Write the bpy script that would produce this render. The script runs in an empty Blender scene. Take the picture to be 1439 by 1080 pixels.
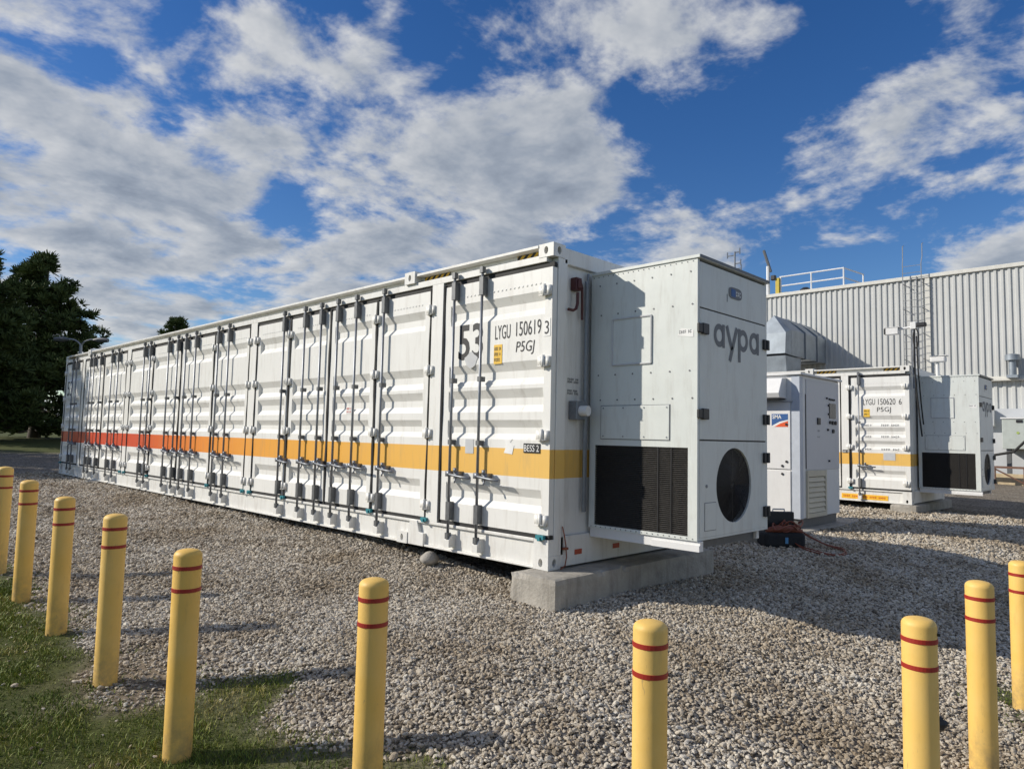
import bpy, bmesh, math, random
import numpy as np
from mathutils import Vector, Matrix
random.seed(7); rng = np.random.default_rng(7)
scene = bpy.context.scene
COL = scene.collection

# ------------------------------------------------------------------ camera
CAM = np.array([-4.6359, -4.0639, 1.4019]); YAW, PITCH, ROLL, FPX = .7762, .0744, .0223, 983.4
_f = np.array([math.cos(PITCH)*math.cos(YAW), math.cos(PITCH)*math.sin(YAW), math.sin(PITCH)])
_r = np.array([math.sin(YAW), -math.cos(YAW), 0.]); _u = np.cross(_r, _f)
R_ = math.cos(ROLL)*_r + math.sin(ROLL)*_u; U_ = -math.sin(ROLL)*_r + math.cos(ROLL)*_u
cd = bpy.data.cameras.new('camera'); cam = bpy.data.objects.new('camera', cd); COL.objects.link(cam)
cd.sensor_fit = 'HORIZONTAL'; cd.sensor_width = 36; cd.lens = 36*FPX/1439
cd.clip_start = .05; cd.clip_end = 3000
m = Matrix.Identity(4)
for i in range(3):
    m[i][0] = R_[i]; m[i][1] = U_[i]; m[i][2] = -_f[i]; m[i][3] = CAM[i]
cam.matrix_world = m
scene.camera = cam
def ray(px, py): return _f + R_*(px-719.5)/FPX - U_*(py-540)/FPX

# ------------------------------------------------------------------ world, sun, exposure
SUN_EL = math.radians(28.9); TRAVEL = (.682, -.731)
world = bpy.data.worlds.new('World'); scene.world = world; world.use_nodes = True
def build_world():
    nt = world.node_tree; N = nt.nodes; L = nt.links; N.clear()
    def math_(op, a, b=None, clamp=False):
        n = N.new('ShaderNodeMath'); n.operation = op; n.use_clamp = clamp
        for i, v in enumerate((a, b)):
            if v is None: continue
            if isinstance(v, (int, float)): n.inputs[i].default_value = v
            else: L.new(v, n.inputs[i])
        return n.outputs[0]
    out = N.new('ShaderNodeOutputWorld')
    sky = N.new('ShaderNodeTexSky'); sky.sky_type = 'NISHITA'; sky.sun_disc = False
    sky.sun_elevation = SUN_EL; sky.sun_rotation = math.atan2(-TRAVEL[0], -TRAVEL[1])
    sky.air_density = 1.0; sky.dust_density = .15; sky.ozone_density = 3.0
    bg = N.new('ShaderNodeBackground'); bg.inputs[1].default_value = .105
    hs = N.new('ShaderNodeHueSaturation'); hs.inputs['Saturation'].default_value = 1.3; hs.inputs['Hue'].default_value = .512
    L.new(sky.outputs[0], hs.inputs['Color']); L.new(hs.outputs[0], bg.inputs[0])
    tc = N.new('ShaderNodeTexCoord'); sep = N.new('ShaderNodeSeparateXYZ')
    L.new(tc.outputs['Generated'], sep.inputs[0])
    x, y, z = sep.outputs
    den = math_('ADD', math_('MAXIMUM', z, 0.0), .22)
    u = math_('DIVIDE', x, den); v = math_('DIVIDE', y, den)
    def noise(du, dv, scale, detail, rough, dist=0.):
        c = N.new('ShaderNodeCombineXYZ')
        L.new(math_('ADD', u, du), c.inputs[0]); L.new(math_('ADD', v, dv), c.inputs[1]); c.inputs[2].default_value = 3.7
        n = N.new('ShaderNodeTexNoise'); n.inputs['Scale'].default_value = scale; n.inputs['Detail'].default_value = detail
        n.inputs['Roughness'].default_value = rough; n.inputs['Distortion'].default_value = dist
        L.new(c.outputs[0], n.inputs['Vector']); return n.outputs[0]
    def field(du, dv, det=7):
        a = noise(du+1.3, dv+.6, 3.3, det, .60, .2); b = noise(du+9, dv-4, 9., 4, .6, .1)
        return math_('ADD', math_('MULTIPLY', a, .78), math_('MULTIPLY', b, .22))
    base = field(0, 0)
    # where the sky of the photograph is open (minus) or covered (plus): direction, width, weight
    blobs = [((1010, 220), .085, -.10), ((1110, 20), .11, -.10), ((1150, 120), .05, -.05), ((600, 75), .07, -.10), ((1350, 290), .07, -.07), ((1250, 340), .08, -.08),
             ((255, 200), .06, -.11), ((890, 285), .06, -.08), ((1260, 40), .07, -.03), ((125, 85), .05, -.11), ((420, 320), .05, -.05), ((540, 285), .04, -.05), ((470, 20), .045, -.05), ((440, 150), .05, -.09), ((230, 30), .035, -.05),
             ((60, 150), .13, .09), ((20, 40), .07, .06), ((150, 240), .08, .05), ((200, 75), .05, .06), ((350, 80), .07, .07), ((640, 215), .16, .055), ((870, 90), .13, .09), ((1310, 140), .09, .09), ((400, 330), .20, .06),
             ((100, 320), .17, .07), ((1100, 270), .07, .08), ((760, 260), .10, .05), ((700, 340), .14, .06), ((1420, 370), .06, .06), ((540, 20), .035, .06), ((950, 320), .06, .06), ((1400, 40), .06, .05)]
    tot = base
    for (px, py), s, w in blobs:
        d = ray(px, py); d = d/np.linalg.norm(d)
        vm = N.new('ShaderNodeVectorMath'); vm.operation = 'DISTANCE'
        L.new(tc.outputs['Generated'], vm.inputs[0]); vm.inputs[1].default_value = d
        q = math_('DIVIDE', vm.outputs['Value'], s)
        g = math_('MULTIPLY', math_('EXPONENT', math_('MULTIPLY', math_('MULTIPLY', q, q), -1.)), w)
        tot = math_('ADD', tot, g)
    cov = N.new('ShaderNodeMapRange'); cov.interpolation_type = 'SMOOTHSTEP'
    cov.inputs['From Min'].default_value = .455; cov.inputs['From Max'].default_value = .60
    L.new(tot, cov.inputs['Value'])
    # relief: compare with the field a little nearer the sun
    rel = math_('SUBTRACT', base, field(-TRAVEL[0]*.05, -TRAVEL[1]*.05, 5))
    thick = N.new('ShaderNodeMapRange'); thick.inputs['From Min'].default_value = .5; thick.inputs['From Max'].default_value = .74
    L.new(tot, thick.inputs['Value'])
    sh = math_('ADD', math_('SUBTRACT', .90, math_('MULTIPLY', thick.outputs[0], .60)), math_('MULTIPLY', rel, 2.6), True)
    ramp = N.new('ShaderNodeValToRGB'); L.new(sh, ramp.inputs[0])
    e = ramp.color_ramp.elements
    e[0].position = 0; e[0].color = (.20, .245, .33, 1); e[1].position = 1; e[1].color = (.86, .87, .88, 1)
    k = ramp.color_ramp.elements.new(.45); k.color = (.42, .475, .56, 1)
    cb = N.new('ShaderNodeBackground'); cb.inputs[1].default_value = .80
    L.new(ramp.outputs[0], cb.inputs[0])
    mx = N.new('ShaderNodeMixShader')
    L.new(math_('MULTIPLY', cov.outputs[0], .95), mx.inputs[0]); L.new(bg.outputs[0], mx.inputs[1]); L.new(cb.outputs[0], mx.inputs[2])
    L.new(mx.outputs[0], out.inputs[0])
build_world()
sd = bpy.data.lights.new('sun', 'SUN'); sd.energy = 4.5; sd.angle = math.radians(.55); sd.color = (1, .93, .82)
scene.render.engine = 'CYCLES'; scene.cycles.max_bounces = 5; scene.cycles.diffuse_bounces = 3; scene.cycles.glossy_bounces = 2; scene.cycles.caustics_reflective = False
sun = bpy.data.objects.new('sun', sd); COL.objects.link(sun)
sun.rotation_euler = Vector((TRAVEL[0]*math.cos(SUN_EL), TRAVEL[1]*math.cos(SUN_EL), -math.sin(SUN_EL))).to_track_quat('-Z', 'Y').to_euler()
scene.view_settings.view_transform = 'Standard'; scene.view_settings.look = 'None'
scene.view_settings.exposure = 0; scene.view_settings.gamma = 1; scene.view_settings.use_curve_mapping = False

# ------------------------------------------------------------------ materials
MATS = {}
def nt_of(name):
    m = bpy.data.materials.new(name); m.use_nodes = True
    return m, m.node_tree.nodes, m.node_tree.links, m.node_tree.nodes['Principled BSDF']
def mat(name, col, rough=.5, metal=0., var=.08, scale=6., bump=0., bscale=60., dirt=None, spec=.5):
    """painted / plain surface with slow colour variation, fine relief and optional dirt film"""
    if name in MATS: return MATS[name]
    m, N, L, b = nt_of(name)
    b.inputs['Metallic'].default_value = metal; b.inputs['Specular IOR Level'].default_value = spec
    tc = N.new('ShaderNodeTexCoord')
    n = N.new('ShaderNodeTexNoise'); n.inputs['Scale'].default_value = scale; n.inputs['Detail'].default_value = 6; n.inputs['Roughness'].default_value = .65
    L.new(tc.outputs['Object'], n.inputs['Vector'])
    r = N.new('ShaderNodeValToRGB'); L.new(n.outputs[0], r.inputs[0])
    r.color_ramp.elements[0].position = .3; r.color_ramp.elements[1].position = .7
    r.color_ramp.elements[0].color = tuple(c*(1-var) for c in col)+(1,)
    r.color_ramp.elements[1].color = tuple(min(1, c*(1+var)) for c in col)+(1,)
    colout = r.outputs[0]
    if dirt:
        dcol, amt = dirt
        mp = N.new('ShaderNodeMapping'); mp.inputs['Scale'].default_value = (5, 5, .8); L.new(tc.outputs['Object'], mp.inputs[0])
        n2 = N.new('ShaderNodeTexNoise'); n2.inputs['Scale'].default_value = 2.2; n2.inputs['Detail'].default_value = 8; n2.inputs['Roughness'].default_value = .7
        L.new(mp.outputs[0], n2.inputs['Vector'])
        mr = N.new('ShaderNodeMapRange'); mr.inputs['From Min'].default_value = .5; mr.inputs['From Max'].default_value = .8; mr.inputs['To Max'].default_value = amt
        L.new(n2.outputs[0], mr.inputs['Value'])
        mx = N.new('ShaderNodeMix'); mx.data_type = 'RGBA'; L.new(mr.outputs[0], mx.inputs[0]); L.new(colout, mx.inputs[6]); mx.inputs[7].default_value = dcol+(1,)
        colout = mx.outputs[2]
    L.new(colout, b.inputs['Base Color'])
    rr = N.new('ShaderNodeMapRange'); rr.inputs['To Min'].default_value = max(.02, rough-.1); rr.inputs['To Max'].default_value = min(1, rough+.1)
    L.new(n.outputs[0], rr.inputs['Value']); L.new(rr.outputs[0], b.inputs['Roughness'])
    if bump:
        n3 = N.new('ShaderNodeTexNoise'); n3.inputs['Scale'].default_value = bscale; n3.inputs['Detail'].default_value = 4
        L.new(tc.outputs['Object'], n3.inputs['Vector'])
        bp = N.new('ShaderNodeBump'); bp.inputs['Strength'].default_value = bump; bp.inputs['Distance'].default_value = .01
        L.new(n3.outputs[0], bp.inputs['Height']); L.new(bp.outputs[0], b.inputs['Normal'])
    MATS[name] = m
    return m
DIRT = (.30, .25, .19)
WHITE = mat('white_paint', (.75, .745, .71), .42, var=.04, bump=.06, bscale=6, dirt=(DIRT, .5))
HWHITE = mat('cooling_unit_paint', (.66, .69, .66), .4, var=.03, bump=.06, bscale=2.2, dirt=((.34, .31, .26), .42))
STEEL = mat('galvanised_steel', (.24, .255, .28), .45, .6, var=.15, scale=20)
DARKSTEEL = mat('dark_steel', (.15, .155, .16), .5, .4, var=.2, scale=20)
BLACK = mat('black_plastic', (.018, .018, .02), .45)
RUBBER = mat('rubber_gasket', (.022, .022, .022), .75)
INK = mat('black_ink', (.02, .02, .022), .6)
GREYINK = mat('grey_ink', (.17, .18, .19), .6)
TEAL = mat('teal_plastic', (.03, .22, .26), .5)
YELLOWLBL = mat('yellow_label', (.78, .48, .04), .5)
WHITELBL = mat('white_label', (.8, .8, .78), .5)
GREYLBL = mat('grey_label', (.52, .53, .54), .5)
ORANGELBL = mat('orange_label', (.9, .5, .03), .5)
REDINK = mat('red_ink', (.55, .05, .02), .5)
REFL = mat('red_reflector', (.42, .07, .03), .35, var=.3, scale=80)
SIREN = mat('red_alarm', (.085, .02, .02), .45)
CONC = mat('concrete', (.37, .345, .30), .9, var=.22, scale=5, bump=.7, bscale=40, dirt=((.16, .14, .115), .75))
YELLOW = None
BAND = mat('bollard_red', (.33, .022, .012), .5)
WALLM = mat('corrugated_white', (.55, .56, .55), .5, var=.05, scale=.6, dirt=((.4, .38, .33), .25))
TRIM = mat('wall_trim', (.66, .65, .60), .5)
GALV = mat('duct_galvanised', (.29, .33, .37), .5, .35, var=.22, scale=1.6)
DUCTWRAP = mat('duct_grey', (.22, .245, .275), .5, .35, var=.2, scale=2)
CABGREY = mat('cabinet_white', (.74, .74, .73), .45, var=.03, dirt=(DIRT, .12))
BEIGE = mat('louvre_beige', (.60, .55, .43), .6)
PALEGREEN = mat('switchgear_grey_green', (.46, .50, .47), .5)
GALVWHITE = mat('railing_white', (.78, .79, .8), .5)
TIMBER = mat('brown_steel', (.17, .09, .06), .7)
CURB = mat('curb_concrete', (.52, .42, .27), .9, var=.2, bump=.4)
SCREEN = mat('dark_screen', (.02, .02, .03), .2)
BLUE = mat('logo_blue', (.02, .10, .30), .5)
ORANGERED = mat('logo_red', (.75, .10, .02), .5)
CABLE = mat('copper_brown_cable', (.22, .06, .03), .5, var=.3, scale=30)
BARK = mat('bark', (.07, .055, .042), .95, var=.3, scale=8, bump=.6, bscale=20)
CARWHITE = mat('car_white', (.75, .76, .78), .2, var=.01)
GLASS = mat('car_glass', (.02, .025, .03), .08)
TYRE = mat('tyre', (.02, .02, .02), .9)
POLE = mat('lamp_pole', (.38, .39, .4), .45, .5)

def band_paint():
    """container paint: white with the stripe that runs yellow > orange > red along the side"""
    m, N, L, b = nt_of('striped_container_paint')
    src = MATS['white_paint'].node_tree
    tc = N.new('ShaderNodeTexCoord'); sp = N.new('ShaderNodeSeparateXYZ'); L.new(tc.outputs['Object'], sp.inputs[0])
    mr = N.new('ShaderNodeMapRange'); mr.inputs['From Max'].default_value = 16.15; L.new(sp.outputs[1], mr.inputs['Value'])
    r = N.new('ShaderNodeValToRGB'); L.new(mr.outputs[0], r.inputs[0])
    E = r.color_ramp.elements
    E[0].position = 0; E[0].color = (.80, .50, .13, 1); E[1].position = 1; E[1].color = (.58, .05, .012, 1)
    for p, c in ((.15, (.80, .44, .08)), (.30, (.80, .38, .05)), (.46, (.80, .27, .03)), (.56, (.72, .15, .018)), (.66, (.62, .065, .013))):
        k = E.new(p); k.color = c+(1,)
    def step(a, lo, hi):
        g = N.new('ShaderNodeMath'); g.operation = 'GREATER_THAN'; L.new(a, g.inputs[0]); g.inputs[1].default_value = lo
        l = N.new('ShaderNodeMath'); l.operation = 'LESS_THAN'; L.new(a, l.inputs[0]); l.inputs[1].default_value = hi
        q = N.new('ShaderNodeMath'); q.operation = 'MULTIPLY'; L.new(g.outputs[0], q.inputs[0]); L.new(l.outputs[0], q.inputs[1]); return q.outputs[0]
    fac = step(sp.outputs[2], .79, 1.045)
    n = N.new('ShaderNodeTexNoise'); n.inputs['Scale'].default_value = 3; n.inputs['Detail'].default_value = 6; L.new(tc.outputs['Object'], n.inputs['Vector'])
    wr = N.new('ShaderNodeValToRGB'); L.new(n.outputs[0], wr.inputs[0])
    wr.color_ramp.elements[0].position = .3; wr.color_ramp.elements[0].color = (.755, .75, .715, 1)
    wr.color_ramp.elements[1].position = .7; wr.color_ramp.elements[1].color = (.80, .795, .76, 1)
    mx = N.new('ShaderNodeMix'); mx.data_type = 'RGBA'; L.new(fac, mx.inputs[0]); L.new(wr.outputs[0], mx.inputs[6]); L.new(r.outputs[0], mx.inputs[7])
    mp = N.new('ShaderNodeMapping'); mp.inputs['Scale'].default_value = (6, 6, .7); L.new(tc.outputs['Object'], mp.inputs[0])
    n2 = N.new('ShaderNodeTexNoise'); n2.inputs['Scale'].default_value = 2; n2.inputs['Detail'].default_value = 9; n2.inputs['Roughness'].default_value = .7; L.new(mp.outputs[0], n2.inputs['Vector'])
    dm = N.new('ShaderNodeMapRange'); dm.inputs['From Min'].default_value = .52; dm.inputs['From Max'].default_value = .85; dm.inputs['To Max'].default_value = .5; L.new(n2.outputs[0], dm.inputs['Value'])
    m2 = N.new('ShaderNodeMix'); m2.data_type = 'RGBA'; L.new(dm.outputs[0], m2.inputs[0]); L.new(mx.outputs[2], m2.inputs[6]); m2.inputs[7].default_value = DIRT+(1,)
    L.new(m2.outputs[2], b.inputs['Base Color']); b.inputs['Roughness'].default_value = .42
    n3 = N.new('ShaderNodeTexNoise'); n3.inputs['Scale'].default_value = 3; L.new(tc.outputs['Object'], n3.inputs['Vector'])
    bp = N.new('ShaderNodeBump'); bp.inputs['Strength'].default_value = .22; bp.inputs['Distance'].default_value = .012; L.new(n3.outputs[0], bp.inputs['Height']); L.new(bp.outputs[0], b.inputs['Normal'])
    return m
def bollard_plastic():
    m, N, L, b = nt_of('bollard_yellow')
    tc = N.new('ShaderNodeTexCoord'); oi = N.new('ShaderNodeObjectInfo'); sp = N.new('ShaderNodeSeparateXYZ'); L.new(tc.outputs['Object'], sp.inputs[0])
    ad = N.new('ShaderNodeVectorMath'); ad.operation = 'ADD'; L.new(tc.outputs['Object'], ad.inputs[0])
    cmb = N.new('ShaderNodeCombineXYZ'); ml = N.new('ShaderNodeMath'); ml.operation = 'MULTIPLY'; ml.inputs[1].default_value = 50; L.new(oi.outputs['Random'], ml.inputs[0]); L.new(ml.outputs[0], cmb.inputs[2]); L.new(cmb.outputs[0], ad.inputs[1])
    def noise(sc, det, rough=.6, scl=None):
        n = N.new('ShaderNodeTexNoise'); n.inputs['Scale'].default_value = sc; n.inputs['Detail'].default_value = det; n.inputs['Roughness'].default_value = rough
        if scl:
            mp = N.new('ShaderNodeMapping'); mp.inputs['Scale'].default_value = scl; L.new(ad.outputs[0], mp.inputs[0]); L.new(mp.outputs[0], n.inputs['Vector'])
        else: L.new(ad.outputs[0], n.inputs['Vector'])
        return n.outputs[0]
    def mix(f, a, c, mode='MIX'):
        x = N.new('ShaderNodeMix'); x.data_type = 'RGBA'; x.blend_type = mode
        L.new(f, x.inputs[0])
        for i, v in ((6, a), (7, c)):
            if isinstance(v, tuple): x.inputs[i].default_value = v+(1,)
            else: L.new(v, x.inputs[i])
        return x.outputs[2]
    def rng_(v, a, c, lo, hi):
        q = N.new('ShaderNodeMapRange'); q.inputs['From Min'].default_value = a; q.inputs['From Max'].default_value = c; q.inputs['To Min'].default_value = lo; q.inputs['To Max'].default_value = hi; L.new(v, q.inputs['Value']); return q.outputs[0]
    col = mix(oi.outputs['Random'], (.80, .49, .105), (.83, .545, .15))
    col = mix(rng_(noise(5, 6), .4, .75, 0, .25), col, (.86, .64, .28))                       # sun-bleached patches
    col = mix(rng_(noise(9, 8, .75, (1.6, 1.6, .35)), .55, .8, 0, .55), col, (.42, .27, .10))  # streaks
    col = mix(rng_(noise(38, 3, .7, (1, 1, .25)), .68, .74, 0, .6), col, (.26, .19, .11))      # scuffs
    base = N.new('ShaderNodeMath'); base.operation = 'MULTIPLY'; L.new(rng_(sp.outputs[2], .30, .0, 0, 1), base.inputs[0]); L.new(rng_(noise(14, 6, .7), .35, .7, 0, .9), base.inputs[1])
    col = mix(base.outputs[0], col, (.22, .17, .11))                                           # splashed mud
    L.new(col, b.inputs['Base Color']); L.new(rng_(noise(12, 5), .3, .7, .42, .7), b.inputs['Roughness'])
    bp = N.new('ShaderNodeBump'); bp.inputs['Strength'].default_value = .10; bp.inputs['Distance'].default_value = .01; L.new(noise(16, 4), bp.inputs['Height']); L.new(bp.outputs[0], b.inputs['Normal'])
    return m
YELLOW = bollard_plastic()
STRIPED = band_paint()
def hazard():
    m, N, L, b = nt_of('hazard_stripes')
    tc = N.new('ShaderNodeTexCoord'); sp = N.new('ShaderNodeSeparateXYZ'); L.new(tc.outputs['Object'], sp.inputs[0])
    a = N.new('ShaderNodeMath'); a.operation = 'ADD'; L.new(sp.outputs[1], a.inputs[0]); L.new(sp.outputs[2], a.inputs[1])
    s = N.new('ShaderNodeMath'); s.operation = 'MULTIPLY'; L.new(a.outputs[0], s.inputs[0]); s.inputs[1].default_value = 11
    f = N.new('ShaderNodeMath'); f.operation = 'FRACT'; L.new(s.outputs[0], f.inputs[0])
    g = N.new('ShaderNodeMath'); g.operation = 'GREATER_THAN'; L.new(f.outputs[0], g.inputs[0]); g.inputs[1].default_value = .5
    mx = N.new('ShaderNodeMix'); mx.data_type = 'RGBA'; L.new(g.outputs[0], mx.inputs[0]); mx.inputs[6].default_value = (.7, .42, .03, 1); mx.inputs[7].default_value = (.02, .02, .02, 1)
    L.new(mx.outputs[2], b.inputs['Base Color']); b.inputs['Roughness'].default_value = .5
    return m
HAZ = hazard()

# ------------------------------------------------------------------ mesh helpers
class MB:
    def __init__(s): s.v = []; s.f = []
    def add(s, vs, fs):
        o = len(s.v); s.v += [tuple(p) for p in vs]; s.f += [tuple(i+o for i in q) for q in fs]; return s
    def box(s, x0, x1, y0, y1, z0, z1):
        if x0 > x1: x0, x1 = x1, x0
        if y0 > y1: y0, y1 = y1, y0
        if z0 > z1: z0, z1 = z1, z0
        return s.add([(x, y, z) for z in (z0, z1) for y in (y0, y1) for x in (x0, x1)],
                     [(0, 2, 3, 1), (4, 5, 7, 6), (0, 1, 5, 4), (2, 6, 7, 3), (0, 4, 6, 2), (1, 3, 7, 5)])
    def tube(s, pts, r, n=10, caps=True):
        P = [Vector(p) for p in pts]; rs = r if isinstance(r, (list, tuple)) else [r]*len(P)
        o = len(s.v); ref = None
        for i, p in enumerate(P):
            t = (P[min(i+1, len(P)-1)]-P[max(i-1, 0)]).normalized()
            if ref is None: ref = t.orthogonal().normalized()
            a = (ref-t*ref.dot(t)).normalized(); b = t.cross(a); ref = a
            for k in range(n):
                w = 2*math.pi*k/n; s.v.append(tuple(p+(a*math.cos(w)+b*math.sin(w))*rs[i]))
        for i in range(len(P)-1):
            for k in range(n):
                q = (k+1) % n; s.f.append((o+i*n+k, o+i*n+q, o+(i+1)*n+q, o+(i+1)*n+k))
        if caps:
            s.f.append(tuple(o+k for k in range(n))[::-1]); s.f.append(tuple(o+(len(P)-1)*n+k for k in range(n)))
        return s
    def lathe(s, prof, n=24, c=(0, 0)):
        o = len(s.v)
        for r, z in prof:
            for k in range(n):
                w = 2*math.pi*k/n; s.v.append((c[0]+r*math.cos(w), c[1]+r*math.sin(w), z))
        for i in range(len(prof)-1):
            for k in range(n):
                q = (k+1) % n; s.f.append((o+i*n+k, o+i*n+q, o+(i+1)*n+q, o+(i+1)*n+k))
        s.f.append(tuple(o+k for k in range(n))[::-1]); s.f.append(tuple(o+(len(prof)-1)*n+k for k in range(n)))
        return s
    def prism(s, poly, axis, a, b):
        """poly in the two other axes, extruded along axis from a to b"""
        def P(q, t):
            q = list(q)
            return {'x': (t, q[0], q[1]), 'y': (q[0], t, q[1]), 'z': (q[0], q[1], t)}[axis]
        n = len(poly); vs = [P(q, a) for q in poly]+[P(q, b) for q in poly]
        return s.add(vs, [tuple(range(n))[::-1], tuple(range(n, 2*n))]+[(i, (i+1) % n, n+(i+1) % n, n+i) for i in range(n)])
    def holed(s, O, U, V, w, h, cu, cv, ru, rv, D, n=24):
        """rectangular plate w x h with an elliptic hole and the hole's wall going in along D"""
        O, U, V, D = map(Vector, (O, U, V, D)); o = len(s.v)
        for k in range(n):
            a = 2*math.pi*(k+.5)/n; c, si = math.cos(a), math.sin(a)
            # ray to the rectangle's edge
            tu = ((w-cu) if c > 0 else cu)/max(abs(c), 1e-6); tv = ((h-cv) if si > 0 else cv)/max(abs(si), 1e-6); t = min(tu, tv)
            s.v.append(tuple(O+U*(cu+c*t)+V*(cv+si*t)))
            e = O+U*(cu+c*ru)+V*(cv+si*rv); s.v.append(tuple(e)); s.v.append(tuple(e+D))
        for k in range(n):
            a, b = o+3*k, o+3*((k+1) % n)
            s.f.append((a, b, b+1, a+1)); s.f.append((a+1, b+1, b+2, a+2))
        # corner fills
        for cx_, cy_ in ((0, 0), (w, 0), (w, h), (0, h)):
            ang = math.atan2(cy_-cv, cx_-cu); k = int(math.floor(ang/(2*math.pi)*n-.5)) % n
            i = len(s.v); s.v.append(tuple(O+U*cx_+V*cy_)); s.f.append((o+3*k, i, o+3*((k+1) % n)))
        return s
    def mesh(s, name):
        me = bpy.data.meshes.new(name); me.from_pydata(s.v, [], s.f); me.update(); return me
def link(name, me, material, parent=None, loc=None, rz=None):
    o = bpy.data.objects.new(name, me); COL.objects.link(o)
    if material is not None and not me.materials: me.materials.append(material)
    if parent is not None: o.parent = parent
    if loc is not None: o.location = loc
    if rz is not None: o.rotation_euler = (0, 0, rz)
    return o
def obj(name, mb, material, parent=None, loc=None, smooth=False, bevel=0., rz=None):
    me = mb.mesh(name)
    bm = bmesh.new(); bm.from_mesh(me); bmesh.ops.recalc_face_normals(bm, faces=bm.faces); bm.to_mesh(me); bm.free()
    if smooth:
        for p in me.polygons: p.use_smooth = True
    o = link(name, me, material, parent, loc, rz)
    if smooth: 
        try: me.set_sharp_from_angle(angle=math.radians(40))
        except Exception: pass
    if bevel:
        b = o.modifiers.new('bevel', 'BEVEL'); b.width = bevel; b.segments = 2; b.limit_method = 'ANGLE'; b.angle_limit = math.radians(50); b.harden_normals = False
    return o
def tag(o, label, cat, group=None, kind=None):
    if label: o['label'] = label
    if cat: o['category'] = cat
    if group: o['group'] = group
    if kind: o['kind'] = kind
    return o
def empty(name, loc, label, cat, group=None, rz=0):
    o = bpy.data.objects.new(name, None); COL.objects.link(o); o.location = loc; o.rotation_euler = (0, 0, rz); o.empty_display_size = .2
    return tag(o, label, cat, group)
def copy_tree(o, parent=None):
    c = o.copy(); COL.objects.link(c); c.parent = parent
    for ch in list(o.children): copy_tree(ch, c)
    return c
def text(name, body, w, h, origin, U, V, material, parent, bold=0., thick=.0012, shear=0.):
    """lettering fitted into w x h metres, lower left at origin, along U and V; '~n' makes n letter-sized strokes for print too small to read"""
    if body[0] == '~':
        n = int(body[1:]); U, V = Vector(U), Vector(V); O = Vector(origin)+U.cross(V)*thick; s = MB(); rr = random.Random(n*31+int(w*1e4)); st = w/n
        for k in range(n):
            if n > 5 and k % 5 == 4: continue
            a0, a1 = st*(k+.08), st*(k+.78); b0, b1 = h*rr.uniform(0, .35), h*rr.uniform(.7, 1)
            for p0, q0, p1, q1 in ((a0, 0, a0+st*.2, h), (a0+st*.2, b0, a1, b0+h*.2), (a0+st*.2, b1-h*.2, a1, b1)): s.add([O+U*p0+V*q0, O+U*p1+V*q0, O+U*p1+V*q1, O+U*p0+V*q1], [(0, 1, 2, 3)])
        return obj(name, s, material, parent)
    cu = bpy.data.curves.new(name, 'FONT'); cu.body = body; cu.offset = bold; cu.resolution_u = 3; cu.shear = shear
    t = bpy.data.objects.new(name, cu); COL.objects.link(t)
    dg = bpy.context.evaluated_depsgraph_get(); me = bpy.data.meshes.new_from_object(t.evaluated_get(dg))
    bpy.data.objects.remove(t)
    co = np.empty(len(me.vertices)*3); me.vertices.foreach_get('co', co); co = co.reshape(-1, 3)
    mn, mx = co.min(0), co.max(0); U, V = np.array(U, float), np.array(V, float); Nn = np.cross(U, V)
    a = (co[:, 0]-mn[0])/(mx[0]-mn[0])*w; b = (co[:, 1]-mn[1])/(mx[1]-mn[1])*h
    P = np.array(origin)+a[:, None]*U+b[:, None]*V+Nn*thick
    me.vertices.foreach_set('co', P.ravel()); me.update(); me.materials.clear()
    return link(name, me, material, parent)

# ------------------------------------------------------------------ ground
def smooth(a, b, x): t = np.clip((x-a)/(b-a), 0, 1); return t*t*(3-2*t)
def height(x, y):
    x, y = np.asarray(x, float), np.asarray(y, float)
    zr = np.interp(y, [-400, -12, -4, -3, -2.2, -1.7, -1, 0, 6, 16, 20, 27, 38, 60, 400], [-.5, -.45, -.4, -.3, -.16, -.07, -.02, 0, .09, .19, .26, .48, .8, .85, .85])
    zl = np.interp(y, [-400, -4, -2, -.36, .81, 2, 3.15, 4.17, 8, 16, 20, 27, 38, 60, 400], [-.45, -.40, -.32, -.235, -.17, -.135, -.08, .0, .06, .17, .26, .48, .8, .85, .85])
    t = smooth(-3.3, -1.6, x)
    far = smooth(18, 26, x)*0
    near = np.exp(-((x-2)/14)**2-((y-4)/16)**2)
    w = (np.sin(x*1.7+y*.6)+np.sin(x*.7-y*1.9+1)+np.sin(2.9*x+2.3*y))*.008*near
    bank = (.085*smooth(.5, 2.2, y)-.055*smooth(9, 16, y))*np.exp(-((x-.6)/1.5)**2)*(y > 0)*smooth(24, 17, y)
    return zl*(1-t)+zr*t+w+bank
_nz = rng.normal(size=(64, 64))
def vnoise(x, y, s):
    x, y = np.asarray(x)/s, np.asarray(y)/s; i, j = np.floor(x).astype(int), np.floor(y).astype(int); fx, fy = x-i, y-j
    fx, fy = fx*fx*(3-2*fx), fy*fy*(3-2*fy); g = lambda a, b: _nz[a % 64, b % 64]
    return (g(i, j)*(1-fx)+g(i+1, j)*fx)*(1-fy)+(g(i, j+1)*(1-fx)+g(i+1, j+1)*fx)*fy
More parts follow.
